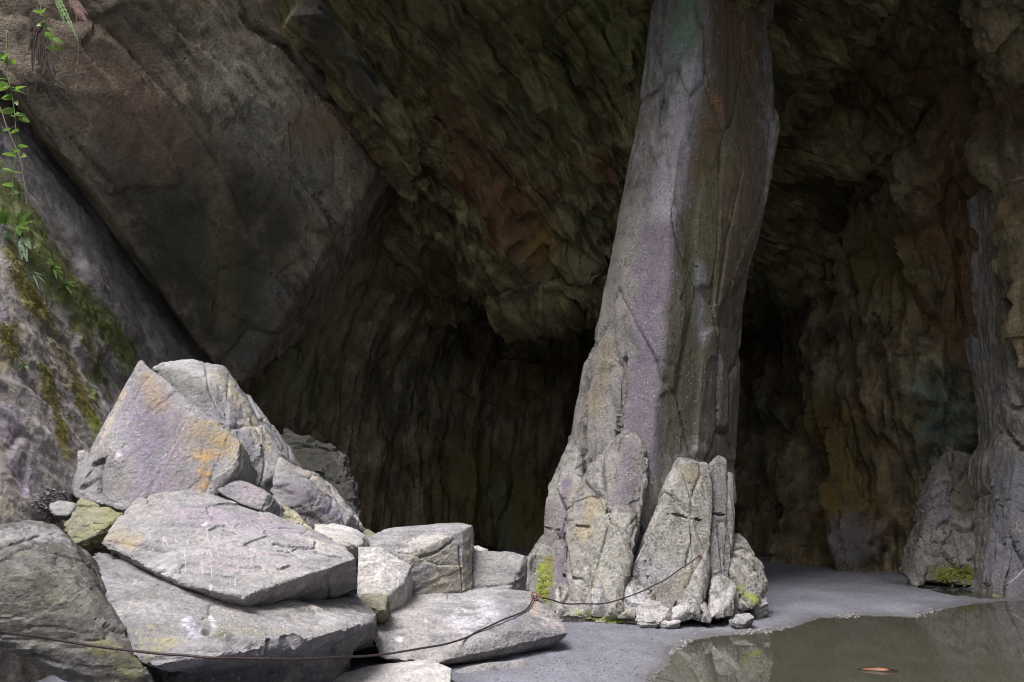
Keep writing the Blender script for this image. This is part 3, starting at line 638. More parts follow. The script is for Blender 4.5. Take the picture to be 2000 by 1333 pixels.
def slab(label, front, mat=M_pillar, back=(0.05, 0.5, 0), strokes=(), carves=(), seed=0, amp=0.026, normal=(-0.5, -1, 0), shrink=0.95, name='slab', extra=(), led=0.9):
    return rock(name, label, [pts(front, back, shrink)] + [pts(e, back, shrink) for e in extra], mat, vox=0.020, amp=amp, seed=seed, along=(-0.1, 0, 1), normal=normal, parent=PIL, scale=0.9, plate=0.6, ledge=led, split=1.1, strokes=strokes, carves=carves)
slab('pale flat slab with a sawn line, standing against the front of the pillar', [(1327, 893, 9.85), (1345, 903, 9.8), (1382, 908, 9.85), (1392, 960, 9.8), (1386, 1075, 9.6), (1362, 1110, 9.55), (1310, 1195, 9.45), (1240, 1160, 9.45), (1232, 1112, 9.5), (1278, 1000, 9.7), (1300, 950, 9.8), (1318, 935, 9.85)],
     seed=21, back=(0.05, 0.4, 0), strokes=[([(1330, 940), (1320, 1080)], 55, (0.35, 0.34, 0.30), 0.7), ([(1255, 1110), (1300, 1130)], 30, (0.36, 0.35, 0.36), 0.6), ([(1352, 930)], 20, (0.33, 0.28, 0.18), 0.6), ([(1300, 1160), (1350, 1130)], 16, TAN, .5)],
     carves=[([(1280, 1000), (1325, 1006), (1368, 1016)], -0.02, 0.06), ([(1350, 1050), (1340, 1110)], 0.03, 0.04)], name='standing_slab')
slab('narrow dark upright slab right of the pale standing slab', [(1386, 908, 9.95), (1404, 890, 10.0), (1418, 898, 10.0), (1420, 1000, 9.85), (1412, 1160, 9.6), (1388, 1175, 9.6), (1384, 1050, 9.75)], seed=22, carves=[([(1384, 1002), (1414, 1006)], -0.02, 0.06)], name='narrow_slab', strokes=[([(1400, 930), (1400, 1100)], 18, (0.20, 0.195, 0.19), 0.6)])
slab(None, [(1422, 922, 10.0), (1432, 928, 10.0), (1438, 975, 10.0), (1430, 1100, 9.75), (1408, 1170, 9.6), (1400, 1150, 9.65), (1416, 1000, 9.9)], seed=23, name='narrow_slab', amp=0.03)
slab('broken mossy rubble block at the right foot of the pillar', [(1442, 1044, 10.1), (1462, 1062, 10.1), (1484, 1100, 10.1), (1490, 1140, 9.9), (1478, 1180, 9.5), (1440, 1205, 9.4), (1415, 1215, 9.4), (1418, 1120, 9.7), (1432, 1060, 10.0)], seed=24, amp=0.07, back=(0.0, 0.7, 0), name='rubble_block',
     strokes=[([(1440, 1150), (1470, 1170)], 14, BMOSS, 0.6), ([(1450, 1080), (1470, 1120)], 25, (0.32, 0.31, 0.26), 0.5)])
slab('thin pale fin of slate at the foot of the pillar', [(1380, 1075, 9.55), (1386, 1090, 9.55), (1384, 1140, 9.45), (1368, 1208, 9.25), (1340, 1218, 9.2), (1322, 1200, 9.25), (1345, 1150, 9.4)], seed=25, amp=0.035, name='fin', strokes=[([(1360, 1130), (1345, 1190)], 25, (0.38, 0.37, 0.34), 0.6)])
slab(None, [(1392, 1110, 9.6), (1420, 1120, 9.6), (1434, 1160, 9.4), (1430, 1200, 9.25), (1400, 1215, 9.2), (1382, 1205, 9.25)], seed=26, amp=0.04, name='fin', strokes=[([(1405, 1150), (1410, 1195)], 20, (0.40, 0.39, 0.38), 0.6)])
slab('light streaked buttress forming the left foot of the pillar', [(1206, 850, 10.18), (1226, 838, 10.12), (1250, 862, 10.05), (1266, 905, 9.98), (1250, 962, 9.85), (1244, 1050, 9.62), (1224, 1120, 9.45), (1204, 1190, 9.25), (1120, 1198, 9.3), (1105, 1120, 9.6), (1108, 1000, 10.0), (1140, 930, 10.25)],
     seed=27, back=(0.1, 0.5, 0), amp=0.045, name='buttress', strokes=[([(1225, 880), (1215, 980)], 26, (0.20, 0.165, 0.20), 0.6), ([(1190, 1020), (1180, 1150)], 40, (0.345, 0.34, 0.29), 0.75), ([(1235, 910), (1228, 980)], 14, (0.16, 0.15, 0.155), 0.6), ([(1155, 980), (1140, 1040)], 22, (0.31, 0.26, 0.17), 0.6)],
     carves=[([(1186, 1001), (1244, 1005)], -0.022, 0.07), ([(1128, 1027), (1150, 1030)], -0.02, 0.05), ([(1196, 830), (1210, 880)], 0.03, 0.05)])
slab('dark purple-edged stepped slabs on the left flank of the pillar', [(1118, 848, 11.0), (1130, 880, 10.65), (1140, 950, 10.3), (1150, 1030, 10.0), (1140, 1150, 9.55), (1085, 1175, 9.5), (1060, 1110, 9.9), (1063, 1030, 10.25), (1066, 950, 10.5), (1090, 905, 10.75)],
     seed=28, back=(0.15, 0.8, 0), amp=0.045, name='flank_slab', strokes=[([(1108, 940), (1100, 1040), (1096, 1130)], 11, (0.18, 0.15, 0.20), 0.8), ([(1075, 990), (1075, 1080)], 26, (0.175, 0.155, 0.155), 0.7), ([(1118, 1060), (1115, 1130)], 20, (0.17, 0.145, 0.16), 0.6), ([(1120, 960), (1122, 1000)], 16, TAN, 0.5)],
     carves=[([(1064, 1032), (1092, 1035)], -0.02, 0.06), ([(1100, 1124), (1130, 1130)], -0.02, 0.06)])
slab('low mossy toe of the pillar beside the boulder pile', [(1062, 1050, 10.1), (1085, 1080, 9.9), (1095, 1140, 9.6), (1090, 1200, 9.35), (1030, 1200, 9.3), (1000, 1150, 9.5), (1030, 1090, 9.9)], seed=29, amp=0.05, name='toe', back=(0.1, 0.8, 0),
     strokes=[([(1062, 1110), (1058, 1170)], 15, BMOSS, 0.85), ([(1075, 1090), (1085, 1140)], 14, YMOSS, 0.6), ([(1045, 1100), (1035, 1110)], 12, DARK, 0.5)])
slab('ragged pale skirt of split slate at the left foot of the pillar', [(1085, 1130, 9.55), (1140, 1165, 9.4), (1200, 1155, 9.4), (1250, 1130, 9.45), (1275, 1170, 9.3), (1280, 1205, 9.15), (1240, 1222, 9.05), (1160, 1218, 9.1), (1090, 1212, 9.1)], seed=30, amp=0.06, back=(0.05, 0.6, 0), name='skirt',
     strokes=[([(1230, 1160), (1260, 1200)], 30, (0.42, 0.41, 0.42), 0.7), ([(1140, 1205), (1210, 1210)], 14, BMOSS, 0.7), ([(1100, 1150), (1110, 1190)], 16, (0.33, 0.32, 0.30), 0.6)])
sr = random.Random(12)
for i in range(15):
    x = 1098 + i * 25 + sr.uniform(-7, 7); yb = 1212 + (6 if 1230 < x < 1400 else -4) + sr.uniform(-4, 4) - (16 if x > 1440 else 0)
    h = sr.uniform(28, 80); w = sr.uniform(11, 24); ln = sr.uniform(-10, 16); Yb = float(np.interp(x, [1090, 1200, 1300, 1400, 1480], [9.28, 9.08, 9.02, 9.1, 9.5]))
    fr = [(x - w, yb, Yb), (x + w, yb + sr.uniform(-3, 3), Yb), (x + w * 0.8 + ln * 0.6, yb - h * sr.uniform(0.4, 0.7), Yb + 0.12), (x + ln + w * 0.15, yb - h, Yb + 0.25), (x - w * 0.5 + ln * 0.7, yb - h * sr.uniform(0.5, 0.85), Yb + 0.17), (x + ln * 0.4, yb - h * 0.4, Yb - 0.04)]
    rock('shard', None, [pts(fr, (0.02, 0.22, 0.02), 0.9)], M_pillar if i % 3 else M_pale, vox=0.022, amp=0.02, seed=300 + i, along=(-0.1, 0, 1), normal=(-0.5, -1, 0), parent=PIL, scale=0.6, chips=6, strokes=[([(x, yb - h * 0.5)], 30, sr.choice([(0.42, 0.41, 0.42), (0.33, 0.32, 0.27), (0.36, 0.35, 0.35)]), 0.5)] + ([([(x, yb - 4)], 9, BMOSS, 0.6)] if 1120 < x < 1230 else []))
for i, (fr, lab, c) in enumerate([
    ([(1262, 1170, 9.2), (1290, 1172, 9.2), (1308, 1190, 9.1), (1290, 1218, 8.95), (1250, 1222, 8.95), (1244, 1205, 9.0)], 'pale broken block lying at the front foot of the pillar', PALE),
    ([(1300, 1196, 9.15), (1322, 1198, 9.12), (1330, 1214, 9.0), (1302, 1222, 8.95), (1288, 1216, 8.97)], 'small white chip of slate lying before the fin of the pillar', PALE),
    ([(1478, 1160, 9.75), (1496, 1166, 9.75), (1500, 1178, 9.65), (1476, 1186, 9.55), (1466, 1176, 9.6)], 'small dark stone lying right of the mossy rubble block', SLAT),
    ([(1440, 1200, 9.2), (1466, 1196, 9.25), (1478, 1206, 9.15), (1446, 1216, 9.05), (1428, 1212, 9.08)], 'flat grey stone lying at the water side of the pillar foot', SLAT)]):
    rock('broken_stone', lab, [pts(fr, (0, 0.3, -0.05), 0.8, -0.02)], M_pale if i < 2 else M_boulder, vox=0.012, amp=0.018, seed=60 + i, cat='stone', group='stones at the pillar foot', scale=0.5)

# ---- rock ribs at the right
lvb = [(-200, 1915, 1965, 2062, 2130), (60, 1925, 1975, 2070, 2130), (300, 1922, 1970, 2075, 2130), (500, 1925, 1968, 2080, 2130), (640, 1932, 1960, 2080, 2130), (760, 1948, 1975, 2080, 2130), (850, 1956, 1990, 2080, 2130), (905, 1940, 1985, 2080, 2130), (960, 1942, 1975, 2080, 2130), (1060, 1924, 1960, 2080, 2130), (1160, 1910, 1946, 2080, 2130), (1230, 1906, 1944, 2080, 2130)]
rows = []
for py, a, b_, c_, d_ in lvb:
    k = (1230 - py) / 1490; yy = 11.6 - 1.3 * max(0, k - 0.45) ** 1.0
    pa, pb, pc, pd = P(a, py, yy + 0.7), P(b_, py, yy + 0.1), P(c_, py, yy - 0.25), P(d_, py, yy - 0.1)
    rows.append([pa, pb, pc, pd, W((pd.x, pd.y + 1.5, pb.z)), W((pa.x + 0.3, pa.y + 1.1, pb.z))])
BUT = rock('rock_buttress', 'grey rock buttress cut off by the right edge, rising from the pool', [], M_pillar, vox=0.036, amp=0.085, seed=41, along=(-0.05, 0, 1), normal=(-0.3, -1, 0), lofted=[rows], scale=1.6, cat='rock buttress',
     plate=0.6, ledge=0.4, split=1.4, strokes=[([(1960, 20), (1975, 300), (1975, 620)], 70, (0.13, 0.105, 0.065), 0.85), ([(1975, 930), (1970, 1130)], 60, (0.20, 0.20, 0.225), 0.8), ([(1960, 350), (1985, 250)], 50, RUST, 0.5), ([(1975, 500), (1990, 700)], 50, (0.15, 0.145, 0.10), 0.6), ([(1985, 640)], 30, (0.16, 0.08, 0.05), 0.6), ([(1930, 540), (1940, 680)], 12, (0.27, 0.26, 0.25), 0.6), ([(1930, 1165), (1950, 1165)], 12, YMOSS, 0.5)],
     carves=[([(1950, 760), (1975, 800), (2000, 800)], 0.07, 0.14), ([(1955, 830), (1985, 870), (2000, 880)], 0.07, 0.14), ([(1945, 660), (1990, 690)], 0.04, 0.06), ([(1950, 990), (2000, 1000)], 0.03, 0.04)])
rib = [(1772, 1130, 13.2), (1782, 1145, 13.0), (1800, 1142, 12.95), (1822, 1100, 13.0), (1850, 960, 13.3), (1862, 870, 13.6), (1855, 860, 13.8), (1836, 905, 13.6), (1800, 1040, 13.3)]
rib2 = [(1810, 1138, 13.05), (1820, 1020, 13.2), (1862, 880, 13.7), (1925, 900, 13.5), (1930, 1030, 13.0), (1925, 1145, 12.7), (1860, 1148, 12.75)]
rock('rock_rib', 'pale slanting rock rib with a mossy foot beside the right buttress', [pts(rib, (0.2, 0.7, 0), 0.95), pts(rib2, (0.2, 0.9, 0.2), 1.0)], M_pillar, vox=0.034, amp=0.06, seed=43, along=(0.2, 0, 1), normal=(-0.5, -1, 0), cat='rock rib',
     strokes=[([(1795, 1120), (1840, 940)], 16, (0.30, 0.30, 0.28), 0.7), ([(1845, 960), (1840, 1010)], 16, (0.22, 0.22, 0.25), 0.7), ([(1840, 1125), (1910, 1130)], 18, (0.17, 0.2, 0.03), 0.9), ([(1880, 930), (1900, 980)], 30, (0.13, 0.115, 0.07), 0.7)],
     carves=[([(1828, 1030), (1850, 1022), (1890, 1040), (1920, 1030)], 0.06, 0.09)])

# ---- the boulder pile
BG = 'boulders of the rock pile on the left'
def boulder(label, front, mat=M_boulder, back=(0, 0.8, -0.15), shrink=0.9, foot=None, extra=(), **k):
    k.setdefault('group', BG); k.setdefault('pig', 0.72)
    return rock('boulder', label, [pts(front, back, shrink, foot)] + list(extra), mat, **k)
# far-left foreground
boulder('big shadowy grey-green boulder in the lower left corner', [(-160, 1040, 5.0), (0, 1018, 5.3), (45, 1012, 5.5), (105, 1018, 5.65), (138, 1052, 5.5), (152, 1105, 5.35), (156, 1175, 5.2), (205, 1235, 5.1), (290, 1312, 4.95), (340, 1400, 4.95), (150, 1345, 5.05), (60, 1268, 5.05), (-10, 1222, 5.0), (-200, 1150, 4.9), (60, 1120, 4.95), (130, 1230, 4.9)],
        back=(-0.1, 0.7, -0.25), shrink=0.8, vox=0.016, amp=0.02, seed=71, mat=M_dark, strokes=[([(20, 1040), (110, 1045)], 34, (0.27, 0.26, 0.26), 0.8), ([(110, 1100), (140, 1150)], 40, (0.20, 0.195, 0.18), 0.7), ([(0, 1120), (120, 1200), (240, 1310)], 60, OLV, 0.3), ([(250, 1310)], 30, MOSS, 0.7), ([(200, 1270)], 24, YMOSS, 0.5), ([(50, 1040)], 40, (0.25, 0.24, 0.235), 0.6)],  # paler top strokes paint where light reaches; the base colour carries shade
        carves=[([(0, 1075), (60, 1050), (130, 1040)], 0.02, 0.02)])
# lower big slab
A1 = boulder('broad low slab under the lettered slab, with a white chipped patch', [(152, 1110, 5.75), (190, 1078, 6.25), (420, 1110, 6.6), (620, 1150, 7.0), (690, 1160, 7.1), (737, 1198, 6.7), (731, 1218, 6.2), (645, 1238, 5.6), (581, 1252, 5.35), (520, 1266, 5.2), (414, 1262, 5.1), (340, 1290, 4.97), (300, 1304, 4.92), (272, 1290, 4.95), (205, 1238, 5.15), (158, 1172, 5.4)],
        back=(0.08, 0.8, -0.35), shrink=0.8, vox=0.016, amp=0.02, seed=72, strokes=[([(366, 1212), (384, 1240)], 13, (0.50, 0.52, 0.58), 0.75), ([(412, 1205), (416, 1225)], 6, WHT, 0.8), ([(250, 1230), (300, 1270)], 40, (0.25, 0.23, 0.13), 0.6), ([(600, 1190), (680, 1190)], 60, (0.36, 0.345, 0.32), 0.6), ([(330, 1110), (420, 1160)], 20, (0.34, 0.33, 0.22), 0.5), ([(430, 1230), (540, 1240)], 25, (0.22, 0.21, 0.14), .5)],
        carves=[([(410, 1235), (440, 1240), (470, 1260), (540, 1262), (580, 1250)], 0.06, 0.07), ([(230, 1120), (260, 1135)], 0.02, 0.02)],
        extra=[[P(300, 1310, 5.4), P(420, 1268, 5.6), P(560, 1262, 5.8), P(640, 1245, 6.1), P(690, 1255, 6.4), P(650, 1340, 6.1), P(330, 1420, 5.6), P(560, 1420, 5.7), P(680, 1380, 6.6), P(400, 1300, 6.6)]])
# lettered slab
A2 = boulder('big lilac-grey slab with scratched initials, lying on the lower slab', [(192, 1060, 6.15), (222, 1024, 6.45), (273, 968, 6.95), (313, 953, 7.1), (359, 948, 7.2), (455, 976, 7.25), (530, 1006, 7.25), (621, 1038, 7.1), (672, 1066, 6.9), (693, 1092, 6.6), (640, 1110, 6.25), (555, 1132, 5.95), (476, 1166, 5.65), (430, 1157, 5.65), (353, 1140, 5.75), (283, 1104, 5.95), (204, 1066, 6.1)],
        back=(0.03, 0.38, -0.30), shrink=0.93, vox=0.0125, amp=0.017, seed=73, strokes=[([(380, 1000), (520, 1030)], 60, (0.31, 0.265, 0.315), 0.8), ([(600, 1050), (660, 1070)], 22, (0.46, 0.42, 0.39), 0.8), ([(225, 1045), (250, 1070)], 28, (0.33, 0.28, 0.19), 0.7), ([(410, 1090), (560, 1100)], 45, (0.31, 0.27, 0.28), 0.6), ([(414, 1145)], 10, (0.62, 0.62, 0.68), 0.9), ([(290, 990), (330, 970)], 30, (0.33, 0.31, 0.29), 0.6), ([(400, 1025)], 5, WHT, .9)],
        carves=[([(411, 1035), (425, 1028), (437, 1028)], 0.018, 0.035), ([(438, 1037), (465, 1045)], 0.012, 0.02), ([(480, 1064), (500, 1054), (522, 1048), (533, 1053)], 0.016, 0.035), ([(544, 1077), (562, 1080), (578, 1072)], 0.012, 0.025), ([(545, 1112), (565, 1105)], 0.018, 0.03), ([(618, 1078), (640, 1085), (668, 1090)], 0.02, 0.045), ([(352, 1118), (372, 1130)], .012, .015)])
# big stained pyramid
boulder('tall pyramid-shaped boulder with lilac and orange stained face', [(274, 703, 7.75), (303, 738, 7.75), (355, 790, 7.65), (470, 862, 7.55), (463, 905, 7.4), (420, 965, 7.2), (330, 990, 7.05), (258, 990, 6.95), (240, 996, 6.98), (144, 972, 7.3), (136, 947, 7.45), (170, 890, 7.65), (233, 835, 7.32)],
        back=(0.25, 0.9, -0.5), shrink=0.75, vox=0.016, amp=0.017, split=0.45, seed=74, along=(0.15, 0, 1), normal=(0.1, -1, 0.4), strokes=[([(275, 770), (300, 850), (290, 950)], 48, (0.215, 0.185, 0.235), 0.85), ([(400, 840), (440, 870)], 38, (0.31, 0.24, 0.12), 0.85), ([(395, 890), (400, 945)], 17, (0.42, 0.26, 0.11), 0.8), ([(290, 740), (310, 790)], 22, (0.33, 0.25, 0.14), 0.75), ([(350, 820), (350, 940)], 26, (0.27, 0.225, 0.22), 0.6), ([(240, 770), (190, 880)], 12, (0.46, 0.39, 0.29), 0.8), ([(200, 930), (235, 950)], 30, (0.22, 0.215, 0.19), 0.6), ([(230, 890)], 8, WHT, .5)],
        carves=[([(182, 910), (200, 900), (195, 960)], 0.04, 0.06), ([(160, 955), (190, 935)], 0.04, 0.05)])
boulder('large tan ridged slab behind the stained pyramid boulder', [(298, 713, 8.6), (330, 706, 8.8), (370, 701, 8.95), (435, 715, 9.0), (458, 748, 8.95), (548, 887, 8.6), (545, 925, 8.3), (500, 950, 7.95), (470, 870, 8.05), (400, 760, 8.35)],
        back=(0.3, 1.0, -0.5), shrink=0.8, foot=0.0, vox=0.024, amp=0.026, ledge=0.35, seed=75, along=(0.5, -0.1, -0.8), normal=(-0.4, -0.7, 0.6), strokes=[([(430, 730), (520, 870)], 26, (0.38, 0.34, 0.245), 0.8), ([(330, 725), (400, 770)], 30, (0.15, 0.145, 0.12), 0.8), ([(420, 790), (480, 880)], 26, (0.19, 0.19, 0.205), 0.75), ([(480, 900)], 25, (0.16, 0.17, 0.20), 0.7)])  # grey strokes paint shade onto the fractured left face
boulder('purple-grey boulder right of the tan ridged slab, against the dark recess', [(541, 890, 8.45), (600, 913, 8.6), (641, 943, 8.65), (687, 1003, 8.45), (677, 1026, 8.2), (606, 1036, 7.75), (598, 962, 7.85), (536, 935, 7.85), (530, 965, 7.8), (560, 1040, 7.6)],
        back=(0.1, 0.9, -0.3), shrink=0.8, vox=0.019, amp=0.028, seed=76, strokes=[([(570, 960), (590, 1010)], 30, (0.15, 0.125, 0.16), 0.75), ([(600, 920), (640, 960)], 22, (0.37, 0.32, 0.27), 0.7), ([(640, 990), (660, 1000)], 24, (0.26, 0.23, 0.30), 0.7)])
boulder('small dark olive block wedged under the pyramid boulder', [(156, 970, 6.85), (200, 985, 6.75), (236, 1004, 6.6), (222, 1026, 6.5), (192, 1045, 6.3), (146, 1066, 6.2), (122, 1034, 6.5), (140, 1000, 6.7)], mat=M_olive, back=(0.05, 0.4, -0.3), vox=0.012, amp=0.018, seed=77, scale=0.5)
boulder('pale flat stone on the gravel beside the left rock slope', [(96, 984, 6.85), (118, 975, 7.0), (151, 980, 6.95), (140, 1002, 6.75), (128, 1009, 6.7), (97, 1004, 6.75)], mat=M_boulder, back=(0, 0.2, -0.08), vox=0.011, amp=0.010, seed=78, scale=0.5)
boulder('pale upright block between the left slope and the pyramid boulder', [(128, 884, 7.7), (150, 878, 7.8), (170, 881, 7.75), (160, 930, 7.6), (150, 975, 7.45), (118, 974, 7.4), (124, 940, 7.5)], mat=M_pale, back=(0.1, 0.4, -0.1), vox=0.012, amp=0.018, seed=79, scale=0.5)
boulder('small purplish block perched between the lettered slab and the tan slab', [(430, 930, 7.5), (455, 932, 7.5), (490, 945, 7.4), (530, 963, 7.3), (514, 998, 7.1), (470, 985, 7.1), (424, 960, 7.2)], back=(0.1, 0.4, -0.25), vox=0.011, amp=0.016, seed=80, scale=0.5, strokes=[([(460, 955), (500, 970)], 25, (0.27, 0.225, 0.26), 0.7)])
boulder('yellowish slab edge showing behind the lettered slab', [(518, 968, 7.7), (545, 975, 7.75), (580, 1000, 7.6), (612, 1036, 7.4), (575, 1035, 7.3), (515, 1008, 7.4)], back=(0.1, 0.5, -0.3), vox=0.012, amp=0.014, seed=81, mat=M_olive, scale=0.6, strokes=[([(530, 980), (590, 1025)], 40, (0.38, 0.345, 0.25), 0.9)])
boulder('pale grey slab between the lettered slab and the split block', [(613, 1013, 8.0), (645, 1018, 8.05), (690, 1030, 8.0), (720, 1048, 7.9), (700, 1070, 7.6), (668, 1070, 7.4), (640, 1050, 7.4), (612, 1036, 7.6)], mat=M_pale, back=(0.1, 0.5, -0.3), vox=0.012, amp=0.014, seed=82, scale=0.6)
boulder('split block with a pale sloping top and a cracked tan front', [(694, 1064, 7.9), (720, 1048, 8.2), (751, 1033, 8.5), (793, 1027, 8.8), (832, 1027, 8.8), (896, 1022, 8.65), (922, 1026, 8.55), (924, 1150, 8.3), (905, 1152, 8.15), (780, 1160, 7.85), (786, 1098, 7.85), (850, 1060, 8.05), (902, 1038, 8.25)],
        back=(0.05, 0.6, -0.2), vox=0.016, amp=0.013, seed=83, foot=0.0, strokes=[([(840, 1100), (900, 1130)], 60, (0.30, 0.275, 0.215), 0.8), ([(912, 1040), (912, 1080)], 14, (0.42, 0.38, 0.23), 0.8), ([(760, 1045), (850, 1035)], 22, (0.37, 0.345, 0.39), 0.7), ([(780, 1075), (860, 1045)], 20, (0.44, 0.43, 0.42), 0.6)],
        carves=[([(896, 1070), (899, 1100), (904, 1150)], 0.018, 0.04), ([(905, 1030), (880, 1060), (850, 1080), (820, 1090)], 0.025, 0.03)])
boulder('low grey block right of the split block', [(922, 1076, 8.6), (960, 1078, 8.75), (1000, 1080, 8.85), (1028, 1086, 8.8), (1018, 1120, 8.6), (1004, 1152, 8.5), (925, 1152, 8.4)], back=(0.05, 0.5, -0.1), vox=0.0155, amp=0.016, seed=84, foot=0.0, strokes=[([(950, 1100), (1000, 1120)], 50, (0.27, 0.26, 0.225), 0.7)])
boulder('bright whitish angular block leaning on the split block', [(699, 1067, 7.55), (742, 1067, 7.62), (803, 1104, 7.68), (790, 1137, 7.5), (757, 1163, 7.3), (697, 1169, 7.25)], mat=M_pale, back=(0.02, 0.3, -0.2), vox=0.013, amp=0.009, seed=85, scale=0.6, foot=0.2, chips=4, chip=0.02, split=0.5,
        strokes=[([(740, 1100), (760, 1130)], 45, (0.56, 0.55, 0.53), 0.8), ([(698, 1120)], 12, TAN, .5)])
boulder('small olive wedge stone under the whitish block', [(706, 1160, 7.15), (728, 1154, 7.2), (757, 1164, 7.1), (752, 1190, 6.95), (736, 1196, 6.9), (720, 1182, 6.95), (700, 1178, 7.0)], mat=M_olive, back=(0, 0.3, -0.2), vox=0.010, amp=0.010, seed=86, scale=0.4)
KB = boulder('wedge boulder with a pale lilac top holding the rusty ring bolt', [(735, 1208, 7.2), (757, 1168, 7.75), (818, 1150, 8.2), (910, 1148, 8.4), (986, 1149, 8.45), (1046, 1157, 8.35), (1076, 1188, 8.1), (1100, 1210, 7.9), (1110, 1238, 7.65), (1000, 1232, 7.3), (940, 1240, 7.12), (919, 1246, 7.05), (880, 1271, 6.9), (852, 1297, 6.75), (740, 1285, 6.75), (725, 1240, 6.95)],
        back=(-0.05, 0.3, -0.12), shrink=0.8, vox=0.0145, amp=0.012, seed=87, chip=0.02, extra=[[P(1108, 1240, 7.68), P(1100, 1253, 7.72), P(1060, 1272, 7.75), P(1036, 1285, 7.74), P(1000, 1237, 7.35), P(925, 1250, 7.1), P(882, 1276, 6.95), P(856, 1299, 6.8), P(880, 1306, 7.2), P(760, 1296, 6.85), P(1060, 1215, 8.2), P(900, 1200, 8.2), P(780, 1220, 7.6), G(1036, 1287), G(1000, 1270), G(880, 1306), G(850, 1295), P(740, 1310, 7.2)]],
        strokes=[([(950, 1190), (900, 1220)], 45, (0.47, 0.46, 0.49), 0.8), ([(988, 1180), (1005, 1215)], 20, (0.19, 0.19, 0.215), 0.85), ([(1010, 1225), (1000, 1240)], 14, (0.15, 0.14, 0.14), 0.7), ([(1050, 1190), (1080, 1220)], 30, (0.40, 0.35, 0.34), 0.75), ([(1046, 1174), (1044, 1196)], 9, (0.36, 0.26, 0.20), 0.6), ([(800, 1190), (830, 1260)], 60, (0.33, 0.305, 0.28), 0.6), ([(780, 1248)], 7, WHT, .9), ([(835, 1213)], 5, WHT, .9), ([(888, 1215)], 4, WHT, .9)],
        carves=[([(1000, 1190), (1030, 1215)], 0.012, 0.012), ([(905, 1178), (940, 1165), (985, 1160)], .012, .014)])
boulder('pale low slab cut off by the bottom edge in front of the wedge boulder', [(600, 1350, 5.9), (640, 1324, 6.15), (675, 1315, 6.3), (703, 1303, 6.45), (760, 1294, 6.55), (812, 1289, 6.6), (858, 1298, 6.5), (880, 1308, 6.4), (876, 1350, 6.2), (760, 1400, 5.9)], mat=M_pale, back=(0, 0.4, -0.3), vox=0.012, amp=0.014, seed=88, foot=0.0, strokes=[([(700, 1320), (780, 1310)], 25, (0.37, 0.35, 0.34), .6)])
boulder('narrow pale slab lying beside the sand at the bottom edge', [(884, 1309, 6.75), (940, 1300, 6.95), (1000, 1294, 7.05), (1031, 1291, 7.05), (1032, 1312, 6.99), (1030, 1332, 7.0), (960, 1326, 6.85), (888, 1324, 6.7), (888, 1345, 6.7)], mat=M_boulder, back=(0, 0.25, -0.1), vox=0.014, amp=0.012, seed=89, foot=0.0, strokes=[([(1015, 1325)], 18, YMOSS, 0.7)])
boulder('small moss-topped stone in the sand at the bottom edge', [(1034, 1326, 6.95), (1060, 1318, 7.02), (1080, 1318, 7.02), (1094, 1330, 6.95), (1090, 1345, 6.8), (1036, 1345, 6.75)], mat=M_olive, back=(0, 0.15, -0.06), vox=0.010, amp=0.008, seed=90, scale=0.4, foot=0.0, strokes=[([(1050, 1328), (1080, 1328)], 20, (0.17, 0.20, 0.03), 0.9)])
boulder('dim grey boulder in the shade behind the ridged slab', [(528, 866, 11.6), (556, 838, 11.9), (585, 858, 11.7), (612, 862, 11.6), (660, 872, 11.7), (690, 940, 11.5), (700, 1010, 11.0), (600, 1020, 10.5), (540, 1000, 10.5), (515, 920, 10.9)], back=(0.2, 0.9, -0.5), shrink=0.6, vox=0.034, amp=0.06, seed=91, foot=0.0, chip=0.1, strokes=[([(560, 860), (600, 920)], 60, (0.05, 0.05, 0.036), 1.0), ([(600, 900), (660, 960)], 70, (0.055, 0.055, 0.042), 1.0)], mat=M_dark)  # near-black strokes paint extra shade over this boulder
boulder('small dark chip behind the pale grey slab', [(705, 1036, 8.9), (720, 1031, 8.95), (734, 1040, 8.9), (730, 1056, 8.7), (706, 1052, 8.7)], back=(0, 0.2, -0.1), vox=0.012, amp=0.012, seed=92, scale=0.4, mat=M_olive)
boulder('little pale stones tip showing behind the low grey block', [(922, 1068, 9.2), (936, 1066, 9.2), (954, 1073, 9.2), (950, 1085, 9.0), (922, 1084, 9.0)], back=(0, 0.3, -0.1), vox=0.012, amp=0.012, seed=93, scale=0.4, mat=M_pale, foot=0.0)

# ================================================================= SMALL THINGS
ALL = {o.name: o for o in C.objects if o.type == 'MESH'}
def world_pick(*names):
    co = []
    for n in names:
        o = ALL[n]; off = np.array(o.location if o.parent is None else o.parent.location, np.float32); co.append(getco(o.data) + off)
    return Pick(np.concatenate(co))
def world_bvh(o):
    off = Vector(o.location if o.parent is None else o.parent.location); m = o.data
    m.calc_loop_triangles(); t = np.empty(len(m.loop_triangles) * 3, np.int32); m.loop_triangles.foreach_get('vertices', t)
    return BVHTree.FromPolygons([Vector(x) + off for x in getco(m).tolist()], t.reshape(-1, 3).tolist())
def tube(pts, r, sides=7, cap=True):
    """tube mesh data along a polyline; r a number or one per point"""
    n = len(pts); rr = [r] * n if isinstance(r, (int, float)) else r; V, F = [], []
    a = None
    for i, p in enumerate(pts):
        t = (pts[min(i + 1, n - 1)] - pts[max(i - 1, 0)]).normalized()
        a = (t.orthogonal() if a is None else a - t * a.dot(t)).normalized(); b = t.cross(a)
        for k in range(sides):
            w = 2 * math.pi * k / sides; V.append(p + (a * math.cos(w) + b * math.sin(w)) * rr[i])
    for i in range(n - 1):
        for k in range(sides):
            F.append([i * sides + k, i * sides + (k + 1) % sides, (i + 1) * sides + (k + 1) % sides, (i + 1) * sides + k])
    if cap: F += [list(range(sides))[::-1], [(n - 1) * sides + k for k in range(sides)]]
    return V, F
